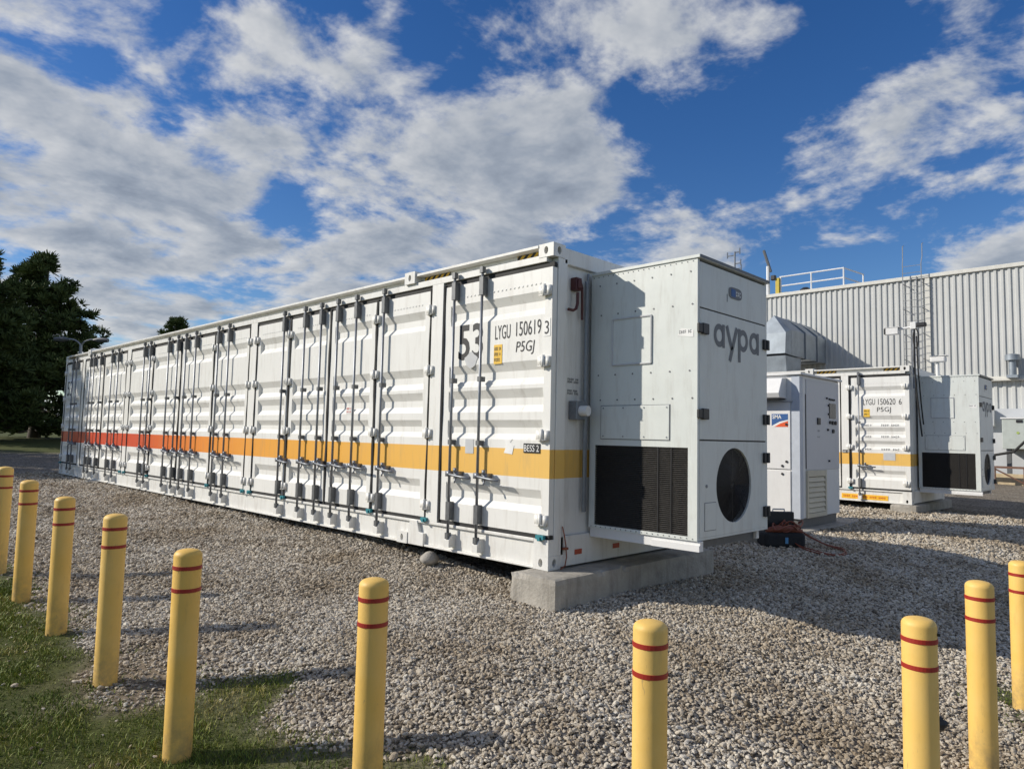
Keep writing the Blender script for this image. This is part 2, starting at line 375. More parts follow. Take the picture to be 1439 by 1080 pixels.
def grass(x, y):
    """1 on lawn, 0 on gravel"""
    x, y = np.asarray(x, float), np.asarray(y, float)
    edge = np.interp(y, [-6, -3.2, -2.2, -1.3, -.6, 0, 1, 2, 4.5, 8, 14, 30], [-4.2, -3.4, -2.9, -2.55, -2.65, -2.75, -2.90, -3.0, -3.1, -3.25, -3.6, -4])
    g = smooth(.22, -.22, x-edge+.13*vnoise(x, y, .5)+.06*vnoise(x+9, y, .17))
    bare = smooth(.5, .1, np.hypot((x+3.05), (y-.75)*.9)+.12*vnoise(x, y, .2))          # worn soil round a bollard
    corner = smooth(-3.62, -3.95, x)*smooth(.6, .1, np.hypot(x+4.0, y+.75)-.1)          # gravel again at the lawn's corner
    g = g*(1-.8*bare)*(1-corner)
    far = smooth(24.5, 26.0, y+.8*vnoise(x, y, 2.)+.25*(x-2))*smooth(30, 20, x)
    r3 = smooth(.5, .15, np.hypot(x-1.25, y+3.3)+.1*vnoise(x, y, .2))*.8
    return np.clip(np.maximum(np.maximum(g, far), r3), 0, 1)
def soil(x, y):
    x, y = np.asarray(x, float), np.asarray(y, float)
    a = smooth(.62, .15, np.hypot((x+3.0), (y-.72)*.9)+.14*vnoise(x, y, .2))
    e = np.exp(-((x+2.75+.25*vnoise(x, y, 1.1))/.22)**2)*smooth(-2.5, -1, y)*smooth(5, 3, y)*np.clip(.5+.6*vnoise(x+3, y, .4), 0, 1)
    return np.clip(np.maximum(a*.85, e*.45), 0, 1)
def build_ground():
    def axis(a, b, st, far):
        core = list(np.arange(a, b+1e-6, st)); lo, hi = [], []; d = st
        p = a
        while p > -far: d *= 1.25; p -= d; lo.append(p)
        p = b; d = st
        while p < far: d *= 1.25; p += d; hi.append(p)
        return np.array(lo[::-1]+core+hi)
    xs = axis(-7, 13, .12, 900); ys = axis(-7, 20, .12, 900)
    X, Y = np.meshgrid(xs, ys, indexing='ij'); Z = height(X, Y); G = grass(X, Y)
    nx, ny = X.shape; V = np.stack([X, Y, Z], -1).reshape(-1, 3)
    i = np.arange(nx*ny).reshape(nx, ny)
    F = np.stack([i[:-1, :-1], i[1:, :-1], i[1:, 1:], i[:-1, 1:]], -1).reshape(-1, 4)
    me = bpy.data.meshes.new('ground'); me.from_pydata(V.tolist(), [], F.tolist()); me.update()
    at = me.attributes.new('lawn', 'FLOAT', 'POINT'); at.data.foreach_set('value', G.ravel())
    at = me.attributes.new('soil', 'FLOAT', 'POINT'); at.data.foreach_set('value', soil(X, Y).ravel())
    for p in me.polygons: p.use_smooth = True
    m, N, L, b = nt_of('gravel_and_lawn')
    tc = N.new('ShaderNodeTexCoord'); P = tc.outputs['Object']
    vo = N.new('ShaderNodeTexVoronoi'); vo.inputs['Scale'].default_value = 32; L.new(P, vo.inputs['Vector'])
    vo2 = N.new('ShaderNodeTexVoronoi'); vo2.inputs['Scale'].default_value = 30; L.new(P, vo2.inputs['Vector'])
    sp = N.new('ShaderNodeSeparateColor'); L.new(vo.outputs['Color'], sp.inputs[0])
    gr = N.new('ShaderNodeValToRGB'); L.new(sp.outputs[0], gr.inputs[0])
    E = gr.color_ramp.elements; E[0].color = (.10, .085, .068, 1); E[1].color = (.46, .42, .36, 1); k = E.new(.45); k.color = (.25, .22, .18, 1)
    n = N.new('ShaderNodeTexNoise'); n.inputs['Scale'].default_value = 1.3; n.inputs['Detail'].default_value = 5; L.new(P, n.inputs['Vector'])
    tint = N.new('ShaderNodeMix'); tint.data_type = 'RGBA'; tint.blend_type = 'MULTIPLY'; tint.inputs[0].default_value = 1
    tr = N.new('ShaderNodeValToRGB'); L.new(n.outputs[0], tr.inputs[0]); tr.color_ramp.elements[0].position = .3; tr.color_ramp.elements[0].color = (.72, .68, .62, 1); tr.color_ramp.elements[1].position = .75; tr.color_ramp.elements[1].color = (1, 1, 1, 1)
    L.new(gr.outputs[0], tint.inputs[6]); L.new(tr.outputs[0], tint.inputs[7])
    n2 = N.new('ShaderNodeTexNoise'); n2.inputs['Scale'].default_value = 7; n2.inputs['Detail'].default_value = 8; n2.inputs['Roughness'].default_value = .7; L.new(P, n2.inputs['Vector'])
    lr = N.new('ShaderNodeValToRGB'); L.new(n2.outputs[0], lr.inputs[0])
    E = lr.color_ramp.elements; E[0].position = .3; E[0].color = (.04, .05, .014, 1); E[1].position = .75; E[1].color = (.11, .13, .032, 1); k = E.new(.5); k.color = (.075, .085, .026, 1)
    a = N.new('ShaderNodeAttribute'); a.attribute_name = 'lawn'
    mx = N.new('ShaderNodeMix'); mx.data_type = 'RGBA'; L.new(a.outputs['Fac'], mx.inputs[0]); L.new(tint.outputs[2], mx.inputs[6]); L.new(lr.outputs[0], mx.inputs[7])
    a2 = N.new('ShaderNodeAttribute'); a2.attribute_name = 'soil'
    sr = N.new('ShaderNodeValToRGB'); L.new(n2.outputs[0], sr.inputs[0]); sr.color_ramp.elements[0].position = .3; sr.color_ramp.elements[0].color = (.10, .075, .05, 1); sr.color_ramp.elements[1].position = .72; sr.color_ramp.elements[1].color = (.30, .24, .17, 1)
    mx2 = N.new('ShaderNodeMix'); mx2.data_type = 'RGBA'; L.new(a2.outputs['Fac'], mx2.inputs[0]); L.new(mx.outputs[2], mx2.inputs[6]); L.new(sr.outputs[0], mx2.inputs[7])
    L.new(mx2.outputs[2], b.inputs['Base Color']); b.inputs['Roughness'].default_value = .95; b.inputs['Specular IOR Level'].default_value = .15
    bp = N.new('ShaderNodeBump'); bp.inputs['Strength'].default_value = 1; bp.inputs['Distance'].default_value = .025; bp.invert = True
    hm = N.new('ShaderNodeMath'); hm.operation = 'MAXIMUM'; L.new(a.outputs['Fac'], hm.inputs[0]); L.new(a2.outputs['Fac'], hm.inputs[1])
    hx = N.new('ShaderNodeMix'); L.new(hm.outputs[0], hx.inputs[0]); L.new(vo.outputs['Distance'], hx.inputs[2]); L.new(n2.outputs[0], hx.inputs[3])
    L.new(hx.outputs[0], bp.inputs['Height']); L.new(bp.outputs[0], b.inputs['Normal'])
    o = link('ground', me, m); o['kind'] = 'structure'
build_ground()

# ------------------------------------------------------------------ container
B0 = .25; LEN, WID, HGT = 16.154, 2.59, 2.896
GROOVES = [(2.475, 2.26), (1.85, 1.63), (1.596, 1.38), (1.307, 1.125), (.685, .48)]
DZ0, DZ1 = .30, 2.68
def door_mesh(y0, y1, x=.008, depth=.042, rim=.085, grooves=GROOVES):
    s = MB(); zs = [(DZ0, 0)]
    for t, b in grooves[::-1]:
        q = (t-b); zs += [(b, 0), (b+.3*q, 1), (t-.38*q, 1), (t, 0)]
    zs.append((DZ1, 0))
    cols = [(y0, 0), (y0+rim, 0), (y0+rim+.012, 1), (y1-rim-.012, 1), (y1-rim, 0), (y1, 0)]
    n = len(zs); o = 0
    for y, g in cols:
        for z, d in zs: s.v.append((x+depth*d*g, y, z))
    for c in range(len(cols)-1):
        for i in range(n-1): s.f.append((c*n+i, c*n+i+1, (c+1)*n+i+1, (c+1)*n+i))
    # rim back
    b = len(s.v); xb = x+depth+.02
    s.v += [(xb, y0, DZ0), (xb, y0, DZ1), (xb, y1, DZ1), (xb, y1, DZ0)]
    l, r = 0, (len(cols)-1)*n
    s.f += [tuple(range(l, l+n))[::-1]+(b, b+1)] + [tuple(range(r, r+n))+(b+2, b+3)]
    s.f += [tuple([c*n for c in range(len(cols))])+(b+3, b), tuple([c*n+n-1 for c in range(len(cols))])[::-1]+(b+1, b+2), (b, b+1, b+2, b+3)]
    # row of pressed dimples above the top corrugation
    for y in np.arange(y0+rim+.06, y1-rim-.05, .055):
        s.add([(x-.001, y-.010, 2.535), (x-.001, y+.010, 2.535), (x-.001, y+.010, 2.553), (x-.001, y-.010, 2.553), (x-.007, y, 2.544)], [(0, 1, 4), (1, 2, 4), (2, 3, 4), (3, 0, 4)])
    return s
ROD = MB().tube([(-.045, 0, .13), (-.045, 0, 2.78)], .0145, 10).mesh('locking_rod')
HOUSING = MB().box(-.064, -.002, -.030, .024, -.09, .09).mesh('cam_housing')
BRACKET = MB().box(-.062, .006, -.021, .021, -.024, .024).mesh('rod_bracket')
CAM_END = MB().box(-.066, -.02, -.021, .021, -.03, .03).mesh('cam_end')
def handle_mesh():
    s = MB(); s.tube([(-.05, .02, .775), (-.078, -.05, .765), (-.085, -.2, .752), (-.083, -.34, .745)], [.012, .012, .011, .014], 8)
    s.box(-.075, -.02, -.03, .03, .745, .80); s.box(-.085, .008, -.15, -.11, .735, .80); s.box(-.10, -.055, -.145, -.115, .79, .835)
    s.tube([(-.075, -.13, .74), (-.095, -.135, .69)], .010, 6)
    return s.mesh('handle')
def hinge_mesh():
    s = MB(); s.tube([(-.022, 0, -.055), (-.022, 0, .055)], .017, 10)
    s.box(-.018, .008, -.07, -.012, -.042, .042); s.box(-.018, .008, .012, .07, -.042, .042); s.box(-.032, -.006, -.06, .06, -.048, -.042)
    return s.mesh('hinge')
HANDLE = handle_mesh(); HINGE = hinge_mesh()
PAD = MB().box(-.028, .004, -.045, .045, .262, .298).box(-.04, -.005, -.015, .015, .25, .285).mesh('hinge_pad')
for me in (ROD, HINGE, HANDLE):
    for p in me.polygons: p.use_smooth = len(p.vertices) == 4
KEEP = MB().prism([(-.06, -.05), (.05, -.05), (.05, .075), (-.02, .075), (-.06, .02)], 'y', -.035, .035).mesh('keeper')

def casting(parent, y0, y1, z0, z1, x0=-.004, x1=.162, end=None, mat_=None):
    """corner fitting with a slot in the side face and, at a corner, one in the end face"""
    s = MB(); s.holed((x0, y0, z0), (0, 1, 0), (0, 0, 1), y1-y0, z1-z0, (y1-y0)/2, (z1-z0)/2, .024, .036, (.05, 0, 0))
    ye, yo = (y0, y1) if end == 'near' else (y1, y0)
    if end: s.holed((x0, ye, z0), (1, 0, 0), (0, 0, 1), x1-x0, z1-z0, (x1-x0)/2, (z1-z0)/2, .026, .036, (0, .05 if end == 'near' else -.05, 0))
    else: s.add([(x0, ye, z0), (x1, ye, z0), (x1, ye, z1), (x0, ye, z1)], [(0, 1, 2, 3)])
    s.add([(x0, yo, z0), (x1, yo, z0), (x1, yo, z1), (x0, yo, z1)], [(0, 1, 2, 3)])
    s.add([(x0, y0, z1), (x1, y0, z1), (x1, y1, z1), (x0, y1, z1)], [(0, 1, 2, 3)]); s.add([(x0, y0, z0), (x1, y0, z0), (x1, y1, z0), (x0, y1, z0)], [(0, 1, 2, 3)])
    s.add([(x1, y0, z0), (x1, y1, z0), (x1, y1, z1), (x1, y0, z1)], [(0, 1, 2, 3)])
    c = obj('corner_casting', s, mat_ or WHITE, parent)
    d = MB().box(x0+.05, x1-.02, y0+.05, y1-.05, z0+.03, z1-.03); obj('slot', d, RUBBER, c)
    return c

def container(loc, label, panels, posts, group):
    c = empty('shipping_container', loc, label, 'container', group)
    # frame
    for y0, y1, e in ((0, .178, 'near'), (LEN-.178, LEN, 'far')):
        casting(c, y0, y1, 0, .118, end=e); casting(c, y0, y1, HGT-.118, HGT+.004, end=e)
        yy = (.004, .082) if e == 'near' else (LEN-.082, LEN-.004)
        obj('corner_post', MB().box(.075 if e == 'near' else 0, .20, yy[0], yy[1], .118, HGT-.118), STRIPED, c, bevel=.004)
        if e == 'near': obj('post_foot', MB().box(0, .074, .004, .176, .119, .262), WHITE, c)
    for y0 in (1.98, LEN-2.16):
        casting(c, y0, y0+.178, HGT-.10, HGT+.03, x0=-.03); q = casting(c, y0, y0+.178, 0, .118, x0=-.022)
        w = 1 if y0 < 8 else -1; yc = y0+.178 if w < 0 else y0
        obj('lifting_plate', MB().prism([(yc-.26*w, .0), (yc-.003*w, .0), (yc-.003*w, .20), (yc-.05*w, .255), (yc-.15*w, .255), (yc-.19*w, .14), (yc-.26*w, .13)], 'x', -.012, .03), WHITE, c, bevel=.004)
    obj('top_rail', MB().box(-.012, .12, .178, LEN-.178, 2.868, 2.896).box(.075, .12, .178, LEN-.178, 2.80, 2.868).box(0, .10, .082, LEN-.082, 2.735, 2.80), WHITE, c, bevel=.004)
    obj('bottom_rail', MB().box(.030, .12, .178, LEN-.178, .02, .262).box(-.001, .12, .178, LEN-.178, 0, .02).box(.0, .12, .178, LEN-.178, .235, .262), WHITE, c, bevel=.003)
    obj('roof', MB().box(.122, WID-.003, .09, LEN-.09, 2.84, 2.885), WHITE, c)
    for k in range(40):
        y = .5+k*(LEN-1)/39
    obj('roof_rail', MB().box(WID-.10, WID, .178, LEN-.178, 2.80, 2.895), WHITE, c)
    obj('far_side_wall', MB().box(WID-.07, WID-.02, .09, LEN-.09, .02, 2.80), WHITE, c)
    obj('inner_box', MB().box(.085, WID-.08, .12, LEN-.12, .03, 2.79), RUBBER, c)
    # ends
    for y0, y1, s in ((.004, .10, 1), (LEN-.10, LEN-.004, -1)):
        obj('end_header', MB().box(.163, WID-.005, y0, y1, 2.735, 2.88), WHITE, c, bevel=.005)
        obj('end_sill', MB().box(.163, WID-.005, y0, y1, .015, .28), WHITE, c, bevel=.005)
        yy = (.045, .085) if s == 1 else (LEN-.085, LEN-.045)
        obj('end_panel', MB().box(.201, WID-.201, yy[0], yy[1], .281, 2.734), STRIPED, c)
        obj('corner_post', MB().box(WID-.20, WID, y0, y1, .281, 2.734), STRIPED, c, bevel=.006)
        for zz in (0, 2.778):
            obj('corner_casting', MB().box(WID-.16, WID+.004, min(y0, y1)-.004 if s == 1 else LEN-.178, .178 if s == 1 else LEN, zz, zz+.118), WHITE, c)
    for y0, y1 in posts:
        obj('door_post', MB().box(0, .10, y0, y1, .262, 2.735), STRIPED, c, bevel=.004)
    # hazard tape by the castings
    for y0, y1 in ((.20, .52), (1.50, 1.93), (LEN-.52, LEN-.2)):
        obj('hazard_tape', MB().box(.070, .0745, y0, y1, 2.803, 2.862), HAZ, c)
    doors = []
    for y0, y1, rods, hy in panels:
        if y0 > .1: y0 += .006
        y1 -= .006
        d = obj('door', door_mesh(y0, y1), STRIPED, c); doors.append(d)
        g = MB(); w = .020
        w = min(.020, y0-.006) if y0 < .1 else .020
        if y0 > .1: g.box(.016, .06, y0-w, y0-.001, DZ0-.03, DZ1+.03)
        g.box(.016, .06, y1+.001, y1+.02, DZ0-.03, DZ1+.03)
        g.box(.020, .06, y0-w, y1+w, DZ1+.004, DZ1+.045); g.box(.012, .06, y0-w, y1+w, DZ0-.036, DZ0-.004)
        # bulging lip of the seal on the leading edges
        for yy in ((y0-.010, y1+.010) if y0 > .1 else (y1+.010,)): g.tube([(.006+.004*math.sin(z*9+yy*3), yy+.003*math.sin(z*4+yy*7), z) for z in np.linspace(DZ0-.02, DZ1+.02, 14)], .0125, 6)
        obj('door_gasket', g, RUBBER, d)
        for r in rods:
            link('locking_rod', ROD, STEEL, d, (0, r, 0)); [link('cam_housing', HOUSING, DARKSTEEL, d, (0, r, z)) for z in (2.61, .405)]; [link('rod_bracket', BRACKET, DARKSTEEL, d, (0, r, z)) for z in (1.70, 1.085)]; [link('cam_end', CAM_END, DARKSTEEL, d, (0, r, z)) for z in (2.77, .16)]
            link('handle', HANDLE, STEEL, d, (0, r, 0)); link('rod_keeper', KEEP, WHITE, c, (0, r, .10))
        if hy is not None:
            for z in (2.47, 1.83, 1.17, .43): link('hinge', HINGE, WHITE, d, (0, hy, z))
            link('hinge_pad', PAD, TEAL, d, (0, hy, 0))
    return c, doors

UY, UZ = (0, -1, 0), (0, 0, 1)
PANELS = [(.014, 1.490, (.88, 1.29), .088), (1.725, 2.695, (2.51,), 1.71), (2.72, 3.705, (3.07, 3.48), 2.708), (3.73, 4.725, (3.87, 4.28), 4.738), (4.75, 5.715, (4.84,), 5.73),
          (5.965, 7.205, (6.59, 6.98), 5.95), (7.23, 8.585, (7.87, 8.30), 7.218), (8.61, 9.945, (8.66, 9.09), 9.958), (9.97, 11.235, (10.02, 10.35), 11.25),
          (11.505, 12.97, (11.9, 12.32), 11.49), (13.0, 14.435, (13.1, 13.6, 13.87), None), (14.665, 16.05, (15.0, 15.3), 16.062)]
POSTS = [(1.518, 1.702), (5.738, 5.942), (11.258, 11.482), (14.458, 14.642)]
c1, d1 = container((0, 0, B0), 'long white container with gradient stripe resting on the large concrete block', PANELS, POSTS, 'battery containers')
XF = .0065
D = d1[0]
text('size_number', '53', .36, .36, (XF, 1.265, 1.905), UY, UZ, INK, D, bold=.018)
text('serial_lettering', 'LYGU', .205, .135, (XF, .735, 2.075), UY, UZ, INK, D); text('serial_lettering', '150619', .315, .135, (XF, .455, 2.085), UY, UZ, INK, D)
obj('check_digit_sticker', MB().box(.0045, .0078, .030, .108, 2.055, 2.215), WHITELBL, D); text('serial_lettering', '3', .050, .12, (.0036, .095, 2.075), UY, UZ, INK, D)
text('serial_lettering', 'P5GJ', .24, .13, (XF, .455, 1.905), UY, UZ, INK, D, shear=.15)
y = obj('yellow_label', MB().box(.0040, .0078, .635, .745, 1.84, 2.025), YELLOWLBL, D)
for i, (t, w) in enumerate((('~7', .09), ('~6', .085), ('~4', .08))): text('label_lettering', t, w, .032, (.0030, .738, 1.97-.052*i), UY, UZ, INK, D)
obj('worn_sticker', MB().prism([(.93+.09*math.cos(a)*(1+.15*math.sin(5*a)), 1.90+.075*math.sin(a)*(1+.12*math.cos(4*a))) for a in np.linspace(0, 6.2, 18)], 'x', .0035, .0078), GREYLBL, D).location = (0, .14, 0)
obj('grey_label', MB().box(.0040, .0078, 1.00, 1.12, .98, 1.12), GREYLBL, D)
obj('torn_sticker', MB().prism([(.58, 1.0), (.47, .99), (.45, 1.07), (.50, 1.10), (.47, 1.13), (.57, 1.12), (.55, 1.06)], 'x', .0040, .0078), WHITELBL, D)
nb = obj('name_plate', MB().box(.0010, .0078, .125, .325, 1.01, 1.095), BLACK, D); text('name_lettering', 'BESS 2', .18, .058, (.0000, .315, 1.023), UY, UZ, WHITELBL, D)
obj('small_label', MB().box(.0040, .0078, 3.17, 3.29, 1.38, 1.47), WHITELBL, d1[2]); text('label_lettering', '~6', .10, .028, (.0030, 3.28, 1.43), UY, UZ, REDINK, d1[2]); text('label_lettering', '~8', .10, .022, (.0030, 3.28, 1.395), UY, UZ, REDINK, d1[2])
text('size_number', '53', .40, .36, (XF, 15.9, 1.905), UY, UZ, INK, d1[-1])
# things fixed to the near end of the container
e = MB().box(.29, .37, -.03, .044, 2.51, 2.63).box(.305, .355, -.045, -.03, 2.525, 2.615); obj('alarm_sounder', e, SIREN, c1, bevel=.008)
obj('alarm_conduit', MB().tube([(.32, -.02, 2.49), (.32, -.02, 2.39), (.30, -.02, 2.335), (.26, -.02, 2.315), (.19, -.02, 2.315)], .014, 8), SIREN, c1, smooth=True)
obj('alarm_conduit', MB().tube([(.385, -.0, 2.60), (.41, -.0, 2.55), (.415, 0, 2.25)], .012, 8), SIREN, c1, smooth=True)
obj('conduit', MB().tube([(.47, -.005, .48), (.47, -.005, 2.62)], .016, 8).tube([(.51, 0.01, .48), (.51, 0.01, 2.7)], .012, 8), STEEL, c1, smooth=True)
ob = obj('outlet_box', MB().box(.29, .42, -.055, .044, 1.32, 1.49), STEEL, c1, bevel=.006); obj('outlet_cover', MB().tube([(.355, -.05, 1.40), (.365, -.13, 1.40)], .048, 14), CABGREY, ob, smooth=True)
for i, z in enumerate((1.68, 1.655, 1.575, 1.55)): text('notice_lettering', ('~7', '~9', '~10', '~8')[i], .16, .02, (.27, .043, z), (1, 0, 0), UZ, INK, c1)
for x0 in (.36, .94): obj('reflector', MB().box(x0, x0+.10, -.002, .0035, .105, .15), REFL, c1)
obj('ground_cable', MB().tube([(.17, -.01, .37), (.185, -.02, .30), (.21, -.02, .20), (.215, -.025, .10), (.19, -.03, .03), (.12, -.04, .008)], .006, 6).box(.185, .235, -.03, .003, .165, .185), CABLE, c1)

# second container: same kind, single rod on its near door
P2 = [(.014, 1.18, (1.0,), 1.20), (1.40, 2.69, (2.4,), None), (2.72, 3.705, (3.07, 3.48), 2.708), (3.73, 4.725, (3.87, 4.28), 4.738), (4.75, 5.715, (4.84,), 5.73)]+PANELS[5:]
PO2 = [(1.222, 1.378)]+POSTS[1:]
C2 = (11.6, .22, .18)
c2, d2 = container(C2, 'white container behind the inverter cabinet with orange notice on its sill', P2, PO2, 'battery containers')
for dy in (.0,):
    for z in (2.47, 1.83, 1.17, .43): link('hinge', HINGE, WHITE, d2[0], (0, .088, z))
D = d2[0]
text('serial_lettering', 'LYGU', .24, .13, (XF, .92, 2.08), UY, UZ, INK, D); text('serial_lettering', '150620', .34, .13, (XF, .62, 2.08), UY, UZ, INK, D); text('serial_lettering', '6', .055, .12, (XF, .215, 2.08), UY, UZ, INK, D)
text('serial_lettering', 'P5GJ', .27, .13, (XF, .64, 1.90), UY, UZ, INK, D)
obj('yellow_label', MB().box(.0040, .0078, .79, .915, 1.82, 1.99), YELLOWLBL, D); text('label_lettering', '~7', .10, .035, (.0030, .902, 1.93), UY, UZ, INK, D); text('label_lettering', '~6', .09, .035, (.0030, .902, 1.86), UY, UZ, INK, D)
for z, a, b_ in ((1.60, '~6', '~9'), (1.355, '~4', '~9'), (1.085, '~3', '~8')):
    if a:
        text('weight_lettering', a, .14, .045, (XF, .90, z+.02), UY, UZ, GREYINK, D); text('weight_lettering', b_, .36, .045, (XF, .57, z+.02), UY, UZ, GREYINK, D)
obj('grey_label', MB().box(.0030, .0078, .30, .53, .90, 1.06), GREYLBL, D)
obj('name_plate', MB().box(-.0030, -.0005, 1.24, 1.36, 1.03, 1.10), BLACK, c2); text('name_lettering', '~6', .10, .045, (-.0040, 1.35, 1.04), UY, UZ, WHITELBL, c2)
on = obj('orange_notice', MB().box(.022, .0285, .46, 1.40, .045, .15), ORANGELBL, c2); text('notice_lettering', '~24', .86, .045, (.0205, 1.36, .075), UY, UZ, REDINK, on)

# ------------------------------------------------------------------ cooling units
def cooling_unit(loc, label, logo=True):
    h = empty('cooling_unit', loc, label, 'cooling unit', 'end-mounted cooling units')
    # local frame: x 0..1.305 across, y 0 (container end) .. -1.113, z 0..2.345 ; loc is its lower near-left corner at the container end
    W, Dp, H = 1.305, 1.113, 2.345; t = .03
    gy0, gy1, gz0, gz1 = -1.03, -.062, .03, .757
    s = MB().box(0, t, -Dp, 0, gz1, H).box(0, t, -Dp, gy0, 0, gz1).box(0, t, gy1, 0, 0, gz1).box(0, t, gy0, gy1, 0, gz0)
    obj('side_panel', s, HWHITE, h)
    obj('cabinet_shell', MB().box(W-t, W, -Dp+.001, 0, 0, H).box(t, W-t, -.03, -.002, 0, H).box(t, W-t, -Dp+.03, -.03, 0, .03).box(.12, W-t, -Dp+.14, -.03, .76, .80), HWHITE, h)
    obj('inner_shell', MB().box(.11, .13, -Dp+.14, -.03, .03, .76), BLACK, h)
    obj('roof', MB().prism([(-.012, H), (W+.012, H), (W+.012, H+.028), (-.012, H+.028)], 'y', -Dp-.03, 0), HWHITE, h, bevel=.003)
    obj('roof_flashing', MB().box(0.0, W+.014, -Dp-.0325, -Dp-.030, H+.004, H+.0285), DARKSTEEL, h)
    # top door, main door, fan panel on the end
    yf = -Dp
    z1, z2 = 1.932, .822
    obj('top_panel', MB().box(.035, W-.035, yf-.004, yf+.03, z1+.006, H-.022), HWHITE, h, bevel=.002)
    md = obj('main_door', MB().box(.035, W-.035, yf-.006, yf+.03, z2+.006, z1-.006), HWHITE, h, bevel=.003)
    fp = MB(); fp.holed((.035, yf-.004, .022), (1, 0, 0), (0, 0, 1), W-.07, z2-.028, .643-.035, .435-.022, .325, .325, (0, .06, 0), 40)
    f = obj('fan_panel', fp, HWHITE, h)
    obj('corner_frame', MB().box(.0, .033, yf-.003, yf, 0, H).box(W-.033, W, yf-.003, yf, 0, H).box(.033, W-.033, yf-.003, yf, 0, .02), HWHITE, h)
    obj('door_seal', MB().box(.033, W-.033, yf+.006, yf+.02, .02, H-.02) if False else MB().box(.033, W-.033, yf+.001, yf+.02, z1-.006, z1+.006).box(.033, W-.033, yf+.001, yf+.02, z2-.006, z2+.006), RUBBER, h)
    # fan
    cx, cz = .643, .435
    g = MB()
    for r in np.arange(.04, .325, .0125):
        g.tube([(cx+r*math.cos(a), yf+.012, cz+r*math.sin(a)) for a in np.linspace(0, 2*math.pi, 29)], .0030, 4, False)
    for a in np.linspace(0, math.pi, 5)[:-1]: g.tube([(cx-.325*math.cos(a), yf+.016, cz-.325*math.sin(a)), (cx+.325*math.cos(a), yf+.016, cz+.325*math.sin(a))], .004, 4)
    fg = obj('fan_guard', g, BLACK, f); fg['kind'] = 'stuff'
    for k in range(5):
        a = k*2*math.pi/5; b = MB()
        P = []
        for r, w, tw in ((.07, .28, .045), (.2, .42, .035), (.30, .5, .025)):
            for sg in (-1, 1): P.append((cx+r*math.cos(a+sg*w), yf+.075+sg*tw, cz+r*math.sin(a+sg*w)))
        b.add(P, [(0, 1, 3, 2), (2, 3, 5, 4)]); obj('fan_blade', b, BLACK, f)
    obj('fan_hub', MB().tube([(cx, yf+.03, cz), (cx, yf+.11, cz)], .075, 20), BLACK, f)
    obj('fan_well', MB().box(cx-.36, cx+.36, yf+.125, yf+.135, .03, .80), BLACK, f)
    obj('small_cover', MB().box(.122, .305, yf-.009, yf-.0045, .075, .30), HWHITE, f, bevel=.002); 
    obj('cover_edge', MB().box(.117, .31, yf-.0062, yf-.0042, .07, .305), GREYINK, f)
    obj('key_slot', MB().tube([(.15, yf-.004, .44), (.15, yf-.010, .44)], .014, 10), STEEL, f)
    for zc in (1.755, 1.04):
        l = MB().box(.045, .145, yf-.035, yf-.006, zc-.045, zc+.045).box(-.012, .05, yf-.03, yf-.004, zc-.038, zc+.038); obj('latch', l, BLACK, md, bevel=.006)
    for zc, p in ((1.745, md), (1.03, md), (.67, f), (.17, f)):
        obj('hinge', MB().box(W-.10, W+.012, yf-.03, yf-.006, zc-.048, zc+.048).tube([(W-.045, yf-.032, zc-.045), (W-.045, yf-.032, zc+.045)], .012, 8), BLACK, p, bevel=.004)
    # emblem plate and brand lettering
    el = MB(); el.prism([(.66+.122*math.copysign(abs(math.cos(a))**.55, math.cos(a)), 2.145+.052*math.copysign(abs(math.sin(a))**.55, math.sin(a))) for a in np.linspace(0, 2*math.pi, 33)[:-1]], 'y', yf-.009, yf-.0045)
    pl = obj('emblem_plate', el, GREYINK, h); obj('emblem_field', MB().box(.58, .66, yf-.0105, yf-.0092, 2.11, 2.18), BLUE, pl); text('emblem_lettering', '~3', .10, .05, (.665, yf-.0095, 2.12), (1, 0, 0), UZ, WHITELBL, pl)
    obj('top_slot', MB().box(.505, .515, yf-.0065, yf-.0045, 2.05, 2.12), GREYINK, h)
    if logo:
        yl = yf-.0075; S = MB(); st = .048
        def ring(cx, cz, rx, rz, th=st):
            n = 30; o = len(S.v)
            for k in range(n):
                a = 2*math.pi*k/n
                for rr in (0, th): S.v.append((cx+(rx-rr)*math.cos(a), yl, cz+(rz-rr)*math.sin(a)))
            for k in range(n): q = (k+1) % n; S.f.append((o+2*k, o+2*q, o+2*q+1, o+2*k+1))
        def bar(xa, za, xb, zb, w=st):
            d = Vector((xb-xa, 0, zb-za)).normalized(); nn = Vector((d.z, 0, -d.x))*w/2; A, Bb = Vector((xa, yl, za)), Vector((xb, yl, zb))
            off = Vector((0, -.0015*(1+len(S.v) % 2), 0)); S.add([A-nn+off, A+nn+off, Bb+nn+off, Bb-nn+off], [(0, 1, 2, 3)])
        zb, xh = 1.63, .20; rx, rz = .098, .102; zc = zb+rz
        def offset(i): return .265+i*.222
        ring(offset(0)+rx, zc, rx, rz); bar(offset(0)+2*rx-st/2, zb, offset(0)+2*rx-st/2, zb+2*rz)
        x = offset(1)+.0; bar(x+.01, zb+2*rz, x+.105, zb+.0); bar(x+.20, zb+2*rz, x+.065, zb-.105)
        x = offset(2); ring(x+rx, zc, rx, rz); bar(x+st/2, zb+2*rz, x+st/2, zb-.10)
        x = offset(3); ring(x+rx, zc, rx, rz); bar(x+2*rx-st/2, zb, x+2*rx-st/2, zb+2*rz)
        obj('brand_lettering', S, GREYINK, md)
    # left side: hatch, access panel, coil
    hg = MB()
    for a, b_ in (((-.252, 1.485), (-.252, 1.905)), ((-.668, 1.485), (-.668, 1.905)), ((-.252, 1.485), (-.668, 1.485)), ((-.252, 1.905), (-.668, 1.905))):
        hg.tube([(-.006, a[0], a[1]), (-.006, b_[0], b_[1])], .009, 6)
